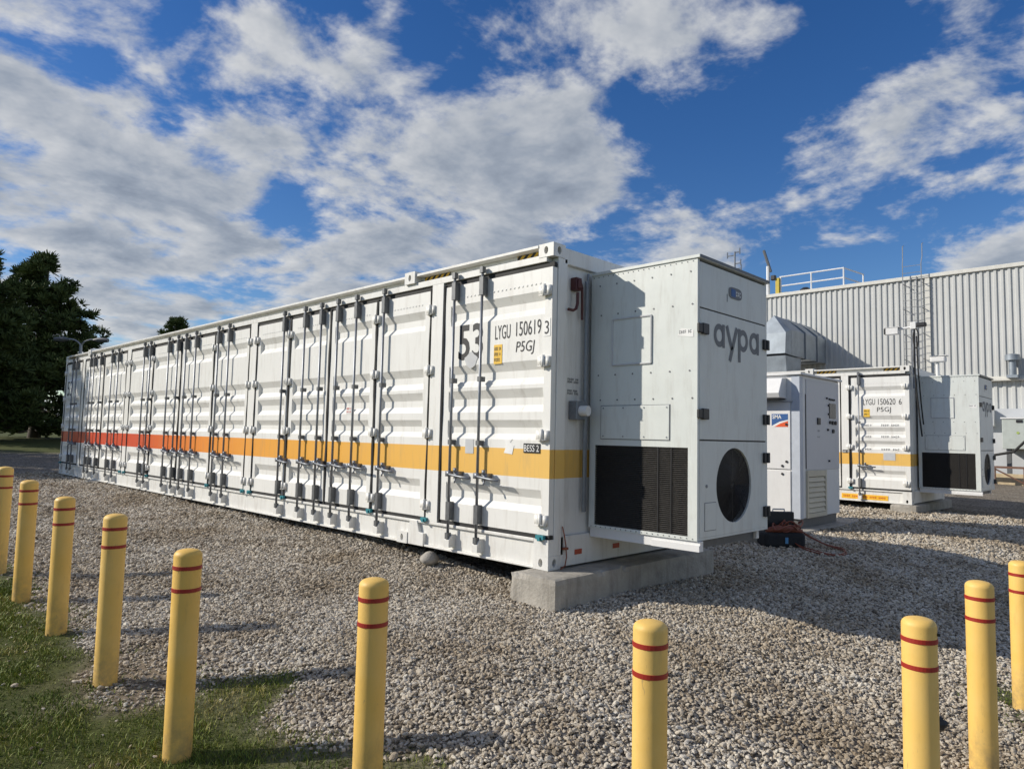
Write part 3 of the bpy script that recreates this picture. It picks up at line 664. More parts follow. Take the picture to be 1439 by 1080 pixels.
    hp = obj('hatch', MB().box(-.004, -.001, -.66, -.26, 1.49, 1.90), HWHITE, h); obj('hatch_frame', hg, GREYLBL, hp)
    ap = obj('access_panel', MB().box(-.008, -.001, -.853, -.133, .818, 1.115), HWHITE, h, bevel=.002)
    obj('panel_edge', MB().box(-.0045, -.0008, -.859, -.127, .812, 1.121), GREYINK, ap)
    for a in (-.16, -.38, -.60, -.83):
        for z in (.84, 1.095): obj('screw', MB().tube([(-.008, a, z), (-.012, a, z)], .007, 6), STEEL, ap)
    sc = MB()
    for y_ in np.arange(-.10, -1.06, -.19):
        for z in (1.17, 1.40, 1.96, 2.24): sc.tube([(0, y_-.02*math.sin(7*z), z), (-.004, y_-.02*math.sin(7*z), z)], .008, 6)
    for y_ in np.arange(-.03, -1.1, -.055): sc.tube([(0, y_, H-.02), (-.004, y_, H-.02)], .005, 5); sc.tube([(0, y_, .015), (-.004, y_, .015)], .005, 5)
    obj('screw_heads', sc, DARKSTEEL, h)['kind'] = 'stuff'
    co = MB()
    for z in np.arange(gz0+.008, gz1-.004, .0165):
        co.add([(.006, gy0+.002, z), (.006, gy1-.002, z), (.03, gy1-.002, z+.012), (.03, gy0+.002, z+.012), (.03, gy1-.002, z+.0135), (.03, gy0+.002, z+.0135), (.006, gy0+.002, z+.0025), (.006, gy1-.002, z+.0025)], [(0, 1, 2, 3), (6, 7, 4, 5), (0, 1, 7, 6)])
    cl = obj('coil_fins', co, mat('coil_fin', (.085, .08, .075), .5, .5, var=.3, scale=40), h); cl['kind'] = 'stuff'
    obj('coil_back', MB().box(.045, .055, gy0, gy1, gz0, gz1), BLACK, h)
    for y_ in (-.87, -.74): obj('coil_rib', MB().box(.001, .005, y_-.004, y_+.004, gz0, gz1), BLACK, h)
    # labels on the panel edge
    obj('notice_label', MB().prism([(-.93, 1.70), (-1.08, 1.68), (-1.08, 1.74), (-.96, 1.765)], 'x', -.0025, -.0008), WHITELBL, h)
    text('notice_lettering', '~7', .12, .03, (-.0027, -.945, 1.715), UY, UZ, GREYINK, h)
    # mounting channel under the unit
    obj('mounting_channel', MB().box(.02, .07, -Dp-.02, -.004, -.085, -.003).box(W-.12, W-.07, -Dp+.05, -.004, -.085, -.003), CABGREY, h)
    obj('mounting_strut', MB().box(.0, .02, -1.135, -.68, -.085, -.035), CABGREY, h)
    obj('cross_beam', MB().box(.07, W-.12, -Dp+.08, -Dp+.14, -.085, -.003), DARKSTEEL, h)
    return h
cooling_unit((.555, 0, .586), 'tall white cooling unit with large dark lettering on the container resting on concrete block')
cooling_unit((C2[0]+.55, C2[1], .51), 'tall white cooling unit on the container with the orange sill notice')

# ------------------------------------------------------------------ blocks under the containers
def block(loc, sx, sy, sz, label, rz=0, group='concrete support blocks', seed=0):
    bm = bmesh.new(); bmesh.ops.create_cube(bm, size=1)
    for v in bm.verts: v.co = Vector(((v.co.x+.5)*sx, (v.co.y+.5)*sy, (v.co.z+.5)*sz))
    for ax, ln in ((0, sx), (1, sy), (2, sz)):
        n = max(2, int(ln/.045)); 
        for k in range(1, n):
            co = [0, 0, 0]; co[ax] = ln*k/n; no = [0, 0, 0]; no[ax] = 1
            bmesh.ops.bisect_plane(bm, geom=bm.verts[:]+bm.edges[:]+bm.faces[:], plane_co=co, plane_no=no)
    c_ = Vector((sx/2, sy/2, sz/2))
    for v in bm.verts:
        p = v.co; lim = (sx, sy, sz); e_ = sum(1 for a in range(3) if min(p[a], lim[a]-p[a]) < 1e-4); top_ = lim[2]-p.z < 1e-4
        q = float(vnoise(p.x*1.0+p.z*.7+seed*3, p.y+p.z*.9, .11))
        d = Vector([(-1 if p[a] < 1e-4 else 1 if lim[a]-p[a] < 1e-4 else 0) for a in range(3)])
        amt = .0025*q-.002
        if e_ >= 2: amt -= .006+max(0, q-.55)*.022
        if top_ and e_ < 2: amt = min(amt, -.001)
        v.co = p+d*amt*(Vector((1, 1, .6)) if False else 1)
    me = bpy.data.meshes.new('concrete_block'); bm.to_mesh(me); bm.free()
    for p in me.polygons: p.use_smooth = False
    o = link('concrete_block', me, CONC, None, loc, rz); tag(o, label, 'block', group); return o
block((-.25, -.30, -.12), 2.62, .52, .3695, 'long concrete block under the lettered end of the near container')
block((-.14, 12.9, .02), .5, .6, .2295, 'low concrete pad under the red end of the long container')
block((4.62, .28, -.12), .45, .9, .27, 'rough concrete block beside the black tool bag', seed=2)
block((11.45, .1, -.12), 2.9, .5, .299, 'concrete block under the container with the orange sill notice', seed=3)
# a stone lying under the sill
def stone_obj(loc, r, label, seed):
    bm = bmesh.new(); bmesh.ops.create_icosphere(bm, subdivisions=3, radius=1); rr = random.Random(seed); q = [rr.uniform(0, 6) for _ in range(6)]
    for v in bm.verts: v.co *= 1+.12*math.sin(2.3*v.co.x+q[0])+.1*math.sin(3.1*v.co.y+q[1])+.08*math.sin(4*v.co.z+q[2]); v.co = Vector((v.co.x*r*1.2, v.co.y*r, v.co.z*r*.8))
    me = bpy.data.meshes.new('stone'); bm.to_mesh(me); bm.free()
    for p in me.polygons: p.use_smooth = True
    tag(link('stone', me, CONC, None, loc), label, 'stone')
stone_obj((-.01, 1.62, .14), .085, 'fist-sized pale stone under the sill of the long container', 3)

# ------------------------------------------------------------------ bollards
def bollard(x, y, h, label, group, r=.0675):
    z0 = float(height(x, y)); b = empty('bollard', (x, y, z0), label, 'bollard', group)
    pr = [(r, -.2), (r, h-.036)]; top = [(r-.030+.030*math.cos(a), h-.036+.030*math.sin(a)) for a in np.linspace(.15, 1.25, 8)]; r1, z1 = top[-1]
    top += [(r1*q, z1+(h-z1)*(1-q*q)) for q in (.85, .65, .4, .15, .01)]
    o = obj('sleeve', MB().lathe(pr+top, 32), YELLOW, b, smooth=True)
    for d in (.082, .192): obj('reflective_band', MB().lathe([(r+.0004, h-d-.019), (r+.0022, h-d-.018), (r+.0022, h-d+.0), (r+.0004, h-d+.001)], 32), BAND, b)
    return b
LB = 'bollards along the lawn edge'
spots = [(-3.193, 4.169, 1.008, 'yellow bollard in the lawn row, farthest from the worn soil patch'), (-3.193, 3.147, .939, 'yellow bollard in the lawn row, second from its far end'),
         (-3.193, 1.993, .885, 'yellow bollard in the lawn row, next beyond the worn soil patch'), (-3.193, .809, .867, 'yellow bollard standing in the worn soil patch of the lawn'),
         (-3.193, -.364, .798, 'yellow bollard in grass at the corner end of the lawn row'),
         (-2.737, -1.345, .746, 'yellow bollard in gravel next to the corner end of the lawn row'), (-2.232, -2.496, .697, 'yellow bollard alone in gravel facing the concrete block'),
         (-1.242, -3.185, .679, 'yellow bollard with chipped cap and black fitting on its side'), (-.095, -3.185, .683, 'yellow bollard between the chipped bollard and the one in grass'), (1.128, -3.185, .657, 'yellow bollard with grass at its foot beside the gravel shadow')]
BOL = [bollard(x, y, float(h-height(x, y)), l, 'yellow bollards round the battery site') for x, y, h, l in spots]
k = BOL[7]
# chipped cap and the black fitting on one bollard
va = math.atan2(R_[1]-.35*_f[1], R_[0]-.35*_f[0])
obj('chip', MB().box(-.032, .032, -.006, .004, -.006, .006), BLACK, k, loc=(.0672*math.cos(va), .0672*math.sin(va), float(.679-height(-1.242, -3.185))-.062), rz=va+math.pi/2)
kn = MB().tube([(.05, 0, 0), (.085, 0, 0)], .028, 14).tube([(.085, 0, 0), (.10, 0, 0), (.108, .012, -.012)], [.016, .014, .012], 8)
va2 = math.atan2(R_[1], R_[0]); obj('side_fitting', kn, BLACK, k, loc=(0, 0, .55), rz=va2)

# ------------------------------------------------------------------ inverter cabinet
def inverter():
    h = empty('inverter_cabinet', (6.6, .5, 0), 'white inverter cabinet with hooded vent and blue logo between the containers', 'cabinet')
    W, Dp, Z0, H = 1.72, 1.3, .20, 2.50
    obj('plinth', MB().box(.05, W-.03, .05, Dp, .04, Z0-.002), DARKSTEEL, h)
    obj('pad', MB().box(-.25, W+.75, -.18, Dp+.3, -.15, .04), CONC, h, bevel=.012)
    obj('shell', MB().box(.0, W, 0, Dp, Z0, H), CABGREY, h, bevel=.008)
    obj('roof_cap', MB().prism([(-.05, H+.002), (Dp+.05, H+.002), (Dp+.05, H+.035), (-.05, H+.035)], 'x', -.05, W+.05), CABGREY, h, bevel=.004)
    obj('corner_trim', MB().box(-.012, .0, 0.0, .12, Z0, H-.03).box(-.012, .12, -.010, 0, Z0, H-.03), mat('trim_blue_grey', (.5, .54, .6), .4), h)
    # left face door with logo
    ld = obj('side_door', MB().box(-.022, -.001, .14, 1.28, .98, 2.06), CABGREY, h, bevel=.004); obj('lower_side_door', MB().box(-.022, -.001, .14, 1.28, .22, .955), CABGREY, h, bevel=.004)
    lg = obj('logo_plate', MB().box(-.0245, -.0222, .235, .505, 1.66, 1.87), WHITELBL, ld, loc=(0, -.06, 0))
    obj('logo_field', MB().prism([(.235, 1.79), (.235, 1.87), (.505, 1.87), (.505, 1.67)], 'x', -.0262, -.0246) if False else MB().add([(-.0258, .505, 1.87), (-.0258, .235, 1.87), (-.0258, .235, 1.775), (-.0258, .37, 1.745), (-.0258, .505, 1.675)], [(0, 1, 2, 3, 4)]), BLUE, lg)
    obj('logo_swoosh', MB().add([(-.0258, .235, 1.755), (-.0258, .235, 1.66), (-.0258, .46, 1.66), (-.0258, .36, 1.715)], [(0, 1, 2, 3)]), ORANGERED, lg)
    text('logo_lettering', 'SMA', .15, .065, (-.0268, .49, 1.79), UY, UZ, WHITELBL, lg, bold=.02)
    for y_, z in ((.2, 1.70), (.2, 1.10), (.27, .90), (.27, 1.03)): obj('lock', MB().tube([(-.02, y_, z), (-.035, y_, z)], .02, 10), BLACK, h)
    hd = MB().prism([(-.001, 2.12), (-.26, 2.12), (-.30, 2.20), (-.17, 2.44), (-.001, 2.46)], 'y', .20, 1.25); obj('vent_hood', hd, CABGREY, h, bevel=.01); obj('hood_opening', MB().box(-.25, -.01, .23, 1.22, 2.105, 2.117), BLACK, h)
    obj('drip_edge', MB().box(-.03, -.001, .10, 1.28, 2.062, 2.085), GREYLBL, h)
    # front face
    obj('front_door', MB().box(.26, W-.02, -.010, -.001, .97, H-.05), mat('cabinet_front', (.60, .60, .61), .45, var=.03), h, bevel=.003)
    obj('door_gap', MB().box(.235, .255, -.008, -.001, .99, 2.2), BLACK, h)
    sc = obj('display_panel', MB().box(1.24, 1.53, -.022, -.0105, 1.84, 2.10), SCREEN, h, bevel=.004)
    for x, z, r in ((1.26, 1.77, .028), (1.38, 1.765, .035), (1.51, 1.765, .035), (1.40, 1.62, .035), (1.16, 1.64, .02), (1.12, 2.18, .016), (1.24, 2.17, .016), (1.31, 2.165, .016), (1.38, 2.165, .016), (1.45, 2.165, .016), (1.2, 2.06, .018), (1.2, 1.91, .018), (1.2, 1.11, .018)):
        obj('control_knob', MB().tube([(x, -.010, z), (x, -.035, z)], r, 12), BLACK, h)
    obj('isolator', MB().box(.70, .82, -.03, -.0105, 1.72, 1.83), BLACK, h, bevel=.004); text('panel_lettering', '~3', .1, .03, (.72, -.0115, 1.60), (1, 0, 0), UZ, GREYINK, h); text('panel_lettering', '~8', .12, .025, (.70, -.0115, 1.50), (1, 0, 0), UZ, GREYINK, h)
    lf = MB().box(.24, 1.06, -.03, -.001, .86, .96).box(.24, 1.06, -.03, -.001, .20, .27).box(.24, .30, -.03, -.001, .27, .86).box(1.00, 1.06, -.03, -.001, .27, .86); obj('louvre_frame', lf, BEIGE, h, bevel=.003)
    obj('louvre_back', MB().box(.30, 1.0, -.004, -.0015, .27, .86), BLACK, h)
    for z in np.arange(.28, .85, .083): obj('slat', MB().prism([(-.034, z), (-.030, z-.004), (-.006, z+.062), (-.008, z+.07)], 'x', .302, .985), BEIGE, h)
inverter()

def bag():
    b = empty('tool_bag', (4.78, .02, float(height(4.78, .02))), 'open black tool bag beside the inverter cabinet', 'bag')
    obj('bag_body', MB().prism([(-.27, -.15), (.27, -.15), (.30, 0), (.27, .15), (-.27, .15), (-.30, 0)], 'z', .0, .20), mat('black_canvas', (.02, .021, .024), .85, bump=.4, bscale=60), b, bevel=.04, rz=-.75)
    obj('tool_case', MB().box(-.20, .20, .03, .12, .20, .46), BLACK, b, bevel=.015, rz=-.75)
    obj('case_handle', MB().tube([(-.08, .075, .455), (-.08, .075, .49), (.08, .075, .49), (.08, .075, .455)], .01, 8), GREYLBL, b, rz=-.75)
    obj('bag_badge', MB().box(-.01, .03, -.158, -.152, .06, .14), mat('badge_blue', (.1, .3, .55), .4), b, rz=-.75)
    obj('tool_roll', MB().tube([(-.24, -.07, .22), (-.08, -.09, .245), (.08, -.06, .235), (.25, -.09, .21)], [.03, .05, .045, .03], 10), CABLE, b, smooth=True, rz=-.75)
bag()
def loop_cable():
    def gz(x, y, d): return (x, y, float(height(x, y))+d)
    pts = [gz(4.95, -.05, .25), gz(5.05, -.2, .16), gz(5.1, -.45, .06), gz(5.0, -.72, .03), gz(4.78, -.80, .02), gz(4.60, -.68, .02), gz(4.62, -.42, .03), gz(4.76, -.2, .06), gz(4.86, -.06, .16)]
    P = [Vector(p) for p in pts]; out = []
    for i in range(len(P)-1):
        a, b, c, d = P[max(i-1, 0)], P[i], P[i+1], P[min(i+2, len(P)-1)]
        for t in np.linspace(0, 1, 7)[:-1]: out.append(.5*((2*b)+(c-a)*t+(2*a-5*b+4*c-d)*t*t+(3*b-a-3*c+d)*t**3))
    s = MB().tube(out, .009, 6); s.tube([p+Vector((.03, .025, .014+.01*math.sin(i*.4))) for i, p in enumerate(out)], .008, 6)
    rr = random.Random(5)
    for k in range(5):
        cx, cy, cr, cz = 4.82+rr.uniform(-.12, .16), -.05+rr.uniform(-.12, .1), rr.uniform(.10, .19), float(height(4.8, 0))+.24+.02*k
        s.tube([(cx+cr*math.cos(a)*(1+.2*math.sin(2*a+k)), cy+cr*.8*math.sin(a), cz+.035*math.sin(3*a+k)) for a in np.linspace(0, 6.1, 22)], .011, 6)
    tag(obj('test_cable', s, CABLE, None, smooth=True), 'reddish brown cable looped on the gravel by the tool bag', 'cable')
loop_cable()

# ------------------------------------------------------------------ camera mast on the second container
def mast():
    h = empty('camera_mast', (C2[0]+.13, C2[1]-.06, 2.6), 'slim mast with two security cameras and black cables at the second container corner', 'mast')
    obj('pole', MB().tube([(0, 0, 0), (0, 0, 1.33)], .03, 10), STEEL, h, smooth=True)
    obj('junction_box', MB().box(-.06, .06, -.06, .05, 1.25, 1.40), CABGREY, h, bevel=.01)
    cm = obj('camera_housing', MB().box(-.08, .08, .28, .52, 1.17, 1.31).box(-.09, .09, .24, .56, 1.311, 1.325), CABGREY, h, bevel=.01); obj('lens', MB().box(-.07, .07, .521, .56, 1.18, 1.30), BLACK, cm); obj('bracket', MB().tube([(0, .05, 1.3), (0, .32, 1.27)], .025, 8), CABGREY, cm)
    c_ = obj('camera_housing', MB().box(-.06, .06, -.24, -.06, 1.29, 1.38), BLACK, h, bevel=.02)
    obj('cable_coil', MB().tube([(-.04, -.05+.05*math.cos(a), 1.05+.2*math.sin(a)) for a in np.linspace(0, 12.5, 40)], .012, 6), RUBBER, h)
    obj('cable', MB().tube([(-.03, -.02, 1.2), (-.05, -.01, .6), (-.04, -.03, .1), (.0, -.08, -.6), (.12, -.09, -1.0)], .016, 8).tube([(-.03, -.06, 1.1), (-.02, -.07, .5), (.05, -.10, -.3), (.2, -.1, -.75)], .014, 8), RUBBER, h, smooth=True)
mast()
def roof_camera():
    P = CAM+ray(1318, 533)*((C2[0]+.72-CAM[0])/ray(1318, 533)[0])
    h = empty('roof_camera', (P[0], P[1], 2.885), 'white camera on a short stem above the cooling unit of the second container', 'camera')
    obj('stem', MB().tube([(0, 0, 0), (0, 0, .34)], .035, 10), CABGREY, h, smooth=True)
    obj('housing', MB().box(-.09, .09, -.16, .12, .30, .42), CABGREY, h, bevel=.025); obj('sun_shield', MB().box(-.10, .10, -.19, .13, .425, .44), CABGREY, h)
roof_camera()

# ------------------------------------------------------------------ industrial building
XB = 29.
def ribbed(y0, y1, z0, z1, x, pitch=.24, d=.05):
    s = MB(); n = int((y1-y0)/pitch); prof = [(0, 0), (.45, 0), (.55, 1), (.9, 1)]
    k = 0
    for i in range(n):
        for a, g in prof: s.v += [(x-d*g, y0+(i+a)*pitch, z0), (x-d*g, y0+(i+a)*pitch, z1)]
    m_ = len(s.v)//2
    for i in range(m_-1): s.f.append((2*i, 2*i+1, 2*i+3, 2*i+2))
    return s
def building():
    h = empty('warehouse', (0, 0, 0), 'large white corrugated metal warehouse behind the battery containers', 'building')
    obj('corrugated_wall', ribbed(-30, 60, 4.2, 8.62, XB), WALLM, h); obj('lower_corrugated_wall', ribbed(-30, 60, 2.95, 4.06, XB+.1, pitch=.30), WALLM, h)
    obj('core', MB().box(XB+.12, XB+40, -30, 60, -.5, 8.55), CONC, h); obj('base_wall', MB().box(XB+.02, XB+.119, -30, 60, -.5, 2.95), mat('base_grey', (.50, .52, .54), .8, var=.08, scale=.8), h)
    obj('parapet_cap', MB().box(XB-.12, XB+.3, -30, 60, 8.60, 8.76), TRIM, h, bevel=.01); obj('ledge', MB().box(XB-.22, XB+.12, -30, 60, 4.06, 4.14).box(XB-.10, XB+.12, -30, 60, 4.141, 4.24), TRIM, h)
    obj('end_trim', MB().box(XB-.09, XB-.055, 3.95, 4.12, 4.25, 8.6), TRIM, h)
building()
def ladder():
    h = empty('roof_ladder', (XB-.35, 4.55, 4.2), 'caged steel ladder fixed to the warehouse wall', 'ladder')
    for s in (-.36, .36): obj('rail', MB().tube([(0, s, 0), (0, s, 5.05), (.12, s*1.05, 5.35), (.12, s*1.05, 5.9), (-.1, s*1.05, 6.0) if False else (.3, s*1.05, 5.95)], .018, 6), POLE, h)
    for z in np.arange(.15, 5.0, .30): obj('rung', MB().tube([(0, -.36, z), (0, .36, z)], .011, 6), POLE, h)
    for z in (.9, 2.0, 3.1, 4.2): obj('wall_bracket', MB().tube([(0, -.36, z), (.3, -.36, z)], .02, 6).tube([(0, .36, z), (.3, .36, z)], .02, 6), STEEL, h)
    for s in (-.12, .12): obj('conduit', MB().tube([(.2, s, 0), (.2, s, 4.5)], .02, 6), POLE, h)
ladder()
def guardrail():
    h = empty('roof_guardrail', (XB+.2, 0, 8.75), 'white tubular guardrail on the warehouse roof edge', 'railing')
    ys = (7.55, 9.05, 10.55)
    for y_ in ys: obj('post', MB().tube([(0, y_, 0), (0, y_, .88)], .035, 6), GALVWHITE, h)
    for z in (.42, .88): obj('rail', MB().tube([(0, 10.6, z), (0, 7.55, z), (1.9, 7.3, z)], .035, 6), GALVWHITE, h)
    obj('post', MB().tube([(1.9, 7.3, 0), (1.9, 7.3, .88)], .035, 6), GALVWHITE, h)
guardrail()
def roofbits():
    h = empty('roof_davit', (XB+.1, 11.15, 8.74), 'white roof post with dark angled arm on the warehouse', 'post')
    obj('post', MB().tube([(0, 0, 0), (0, 0, 1.5)], .09, 8), GALVWHITE, h); obj('arm', MB().tube([(0, -.14, 1.2), (0, .22, 2.35)], .07, 6), DARKSTEEL, h); obj('lamp', MB().box(-.1, .1, -.40, -.16, .75, 1.0), BLACK, h, bevel=.04)
    p = obj('yellow_post', MB().box(-.07, .07, -.09, .09, 0, .82).box(-.03, .03, -.5, -.1, .0, .06), mat('post_yellow', (.55, .42, .05), .6), None, (XB+.15, 10.68, 8.76)); tag(p, 'short yellow post on the warehouse roof beside the guardrail', 'post')
    a = empty('roof_antenna', (XB+3, 14.4, 8.55), 'thin radio mast with small aerials above the cooling unit', 'antenna')
    obj('pole', MB().tube([(0, 0, 0), (0, 0, 3.6)], .05, 8), STEEL, a); 
    for z, y_ in ((3.4, .45), (2.9, -.35), (2.6, -.38), (3.55, -.3)): obj('aerial', MB().tube([(0, 0, z), (0, y_, z)], .03, 6).tube([(0, y_, z-.12), (0, y_, z+.22)], .035, 6), STEEL, a)
    d = obj('roof_fan', MB().lathe([(.05, 0), (.22, .05), (.26, .18), (.12, .28)], 14), BLACK, None, (XB+.5, 9.45, 8.72)); tag(d, 'small dark roof ventilator behind the white guardrail', 'vent')
roofbits()
def duct():
    h = empty('air_duct', (XB-4.0, 8.3, 3.2), 'galvanised air duct with hipped hood projecting from the warehouse wall', 'duct')
    # trunk along x into the wall, hood at its outer end (local: x 0 outer end, 4 wall)
    y0, y1, z0, z1, zt = 0.0, 1.5, 1.95, 3.05, 3.75
    def sect(x0, x1, grow=0.): return MB().prism([(y0-grow, z0-grow), (y1+grow, z0-grow), (y1+grow, z1+grow), ((y0+y1)/2, zt+grow), (y0-grow, z1+grow)], 'x', x0, x1)
    for a, b in ((0.02, 1.45), (1.5, 2.8), (2.85, 4.0)): obj('trunk_section', sect(a, b), GALV, h)
    for x in (1.475, 2.825): obj('flange', sect(x-.035, x+.035, .05), DUCTWRAP, h)
    hood = MB().add([(0, y0, z0), (0, y1, z0), (0, y1, z1), (0, (y0+y1)/2, zt), (0, y0, z1), (-.5, y0+.05, z0+.05), (-.5, y1-.05, z0+.05), (-.42, y1-.05, z1-.15), (-.42, y0+.05, z1-.15)],
                    [(0, 1, 6, 5), (1, 2, 7, 6), (2, 3, 7), (3, 4, 8), (3, 8, 7), (4, 0, 5, 8), (5, 6, 7), (5, 7, 8)]); obj('hood', hood, GALV, h)
    obj('drop_leg', MB().prism([(-.45, z0-.04), (1.2, z0-.04), (1.0, .55), (-.25, .55)], 'y', y0+.06, y1-.06), GALV, h); obj('base_leg', MB().box(-.2, .95, y0+.1, y1-.1, -3.3, .5), DUCTWRAP, h)
duct()
def yard():
    # pipes, boxes and benches at the foot of the warehouse
    v = empty('flue_pipe', (XB-.35, 1.07, 4.25), 'galvanised flue pipe with round cap on the warehouse ledge', 'pipe'); obj('pipe', MB().lathe([(.13, 0), (.13, .72)], 16), GALV, v, smooth=True); obj('cap', MB().lathe([(.25, .58), (.25, .80), (.10, .84)], 16), GALV, v, smooth=True); obj('base_plate', MB().box(-.18, .18, -.18, .18, -.11, 0), GALV, v)
    b = empty('switchgear_box', (XB-.75, .05, 1.36), 'large grey green switchgear box on the warehouse wall', 'box'); obj('body', MB().box(0, .72, -.9, 1.36, 0, 1.16), PALEGREEN, b, bevel=.02); obj('lid', MB().box(-.04, .70, -.94, 1.40, 1.162, 1.22), CABGREY, b); obj('handle', MB().box(-.03, -.001, .7, .9, 1.02, 1.12), BLACK, b); obj('badge', MB().tube([(-.012, .85, .62), (-.001, .85, .62)], .05, 10), mat('badge_green', (.35, .45, .1), .5), b); obj('support_leg', MB().box(.1, .25, -.8, -.65, -1.45, -.002).box(.1, .25, 1.1, 1.25, -1.45, -.002), DARKSTEEL, b)
    j = obj('junction_box', MB().box(0, .3, 0, .42, 0, .62).box(-.02, .3, -.02, .44, .621, .65), CABGREY, None, (XB-.30, 1.75, 2.25), bevel=.01); tag(j, 'small white junction box above the brown steel stand', 'box')
    t = empty('steel_stand', (XB-2.2, 1.1, float(height(XB-2.2, 1.1))), 'low brown steel stand in front of the warehouse', 'stand')
    for y_ in (-.6, .35, 1.1): obj('leg', MB().box(-.05, .05, y_-.05, y_+.05, 0, .62), TIMBER, t)
    obj('top_bar', MB().box(-.06, .06, -.7, 1.3, .621, .70), TIMBER, t); obj('brace', MB().tube([(0, -.55, .1), (0, .3, .58)], .03, 6), TIMBER, t)
    p = obj('black_pipe', MB().tube([(0, 1.8, .9), (0, .9, .72), (0, .1, .9), (0, -.3, 1.35)], .05, 8), RUBBER, None, (XB-1.1, .9, .35), smooth=True); tag(p, 'sagging black pipe under the switchgear box', 'pipe')
    c = obj('curb', MB().box(0, .3, -12, 9, -.3, .42), CURB, None, (XB-1.6, 0, 0), bevel=.02); tag(c, 'sandy concrete curb along the foot of the warehouse', 'curb')
yard()

# ------------------------------------------------------------------ trees, lamp, cars
def leafmat():
    m, N, L, b = nt_of('pine_needles')
    tc = N.new('ShaderNodeTexCoord'); n = N.new('ShaderNodeTexNoise'); n.inputs['Scale'].default_value = 1.6; n.inputs['Detail'].default_value = 4; L.new(tc.outputs['Object'], n.inputs['Vector'])
    r = N.new('ShaderNodeValToRGB'); L.new(n.outputs[0], r.inputs[0]); r.color_ramp.elements[0].position = .3; r.color_ramp.elements[1].position = .75
    r.color_ramp.elements[0].color = (.045, .072, .026, 1); r.color_ramp.elements[1].color = (.13, .165, .05, 1)
    L.new(r.outputs[0], b.inputs['Base Color']); b.inputs['Roughness'].default_value = .8; b.inputs['Specular IOR Level'].default_value = .2
    return m
LEAF = leafmat()
def pine(x, y, H, Rmax, base, label, seed, dens=1., low=.10):
    rr = random.Random(seed); z0 = float(height(x, y)); t = empty('pine_tree', (x, y, z0), label, 'tree', 'pines behind the site')
    tr = [(.10*math.sin(k*.9), .10*math.cos(k*.7), H*k/9-.2) for k in range(10)]; obj('trunk', MB().tube(tr, [base*(1-.09*k) for k in range(10)], 9), BARK, t, smooth=True)
    V, F = [], []; br = MB()
    z = H*low
    while z < H*.985:
        q = (z/H-low)/(1-low); R = Rmax*(max(0, 1-q)**.8)*(.55+.45*min(1, q*4+.55))
        for k in range(rr.randint(4, 6) if q < .85 else 4):
            a = rr.uniform(0, 6.283); Lb = R*rr.uniform(.62, 1.12)+.12; rise = Lb*rr.uniform(.05, .35)+(.5*q)
            p0 = Vector((0, 0, z)); p1 = Vector((Lb*math.cos(a), Lb*math.sin(a), z+rise))
            mid = (p0+p1)/2+Vector((0, 0, -.10*Lb)); br.tube([p0, mid, p1], [.05*(1-q)+.015, .03*(1-q)+.01, .008], 5, False)
            for c in range(int((4+Lb*6)*dens)):
                s = rr.uniform(.22, 1.0)**.75; P = p0*(1-s)**2+mid*2*s*(1-s)+p1*s*s
                P = P+Vector((rr.gauss(0, .16), rr.gauss(0, .16), rr.gauss(0, .10)))*(.5+Lb*.3); cr = rr.uniform(.20, .44)
                out = Vector((P.x, P.y, 0)); out = (out.normalized() if out.length > .01 else Vector((1, 0, 0)))*.5+Vector((0, 0, .75))
                for nn in range(20):
                    d = Vector((rr.gauss(0, 1), rr.gauss(0, 1), rr.gauss(0, 1))).normalized()*.9+out; d.normalize()
                    side = d.cross(Vector((rr.gauss(0, 1), rr.gauss(0, 1), rr.gauss(0, 1)))).normalized()*.038; q0 = P+d*cr*.15; q1 = P+d*cr*rr.uniform(.7, 1.25)
                    i = len(V); V += [tuple(q0-side), tuple(q0+side), tuple(q1+side*.5), tuple(q1-side*.5)]; F.append((i, i+1, i+2, i+3))
        z += H*rr.uniform(.028, .042)
    obj('branches', br, BARK, t)
    me = bpy.data.meshes.new('crown'); me.from_pydata(V, [], F); me.update(); link('crown', me, LEAF, t)
    return t
def at(px, py, dep): return CAM+ray(px, py)*dep
P = at(48, 612, 36); pine(P[0], P[1], 9.1, 4.6, .32, 'tall dark pine behind the far end of the long container', 11, 1.25, .045)
P = at(-40, 612, 31); pine(P[0], P[1], 8.0, 3.4, .26, 'dark pine beside the tall pine, farther from the container', 12, 1.4, .05)
pine(-6.3, 24.6, 11.5, 4.0, .26, 'broad pine beside the lawn that shades the far container end', 13, .9, .18)
pine(-7.6, 31.0, 11.0, 4.4, .26, 'broad pine behind the lawn shading the gravel beyond the container', 15, .9, .12)
P = at(240, 600, 52); pine(P[0], P[1], 8.5, 3.2, .22, 'small pine whose tip shows above the long container roof', 14, 1.2, .15)
def lamp():
    P = at(110, 540, 30); z0 = float(height(P[0], P[1])); h = empty('street_lamp', (P[0], P[1], z0), 'street lamp with two curved arms behind the long container', 'street lamp')
    top = float(at(110, 478, 30)[2]-z0); d = Vector((R_[0], R_[1], 0)).normalized()
    obj('pole', MB().tube([(0, 0, -.1), (0, 0, top-.2)], [.09, .06], 10), POLE, h, smooth=True)
    for s in (1, -1):
        arm = [(0, 0, top-.3)]+[tuple(d*s*(.62*(1-math.cos(a)))*.8+Vector((0, 0, top-.3+.36*math.sin(a)))) for a in np.linspace(.2, 1.9, 7)]
        obj('arm', MB().tube(arm, .035, 7), POLE, h, smooth=True); e = Vector(arm[-1])
        hd = MB().tube([e-d*s*.15, e+d*s*.12, e+d*s*.5], [.04, .13, .09], 8); obj('lamp_head', hd, DARKSTEEL, h, smooth=True)
lamp()
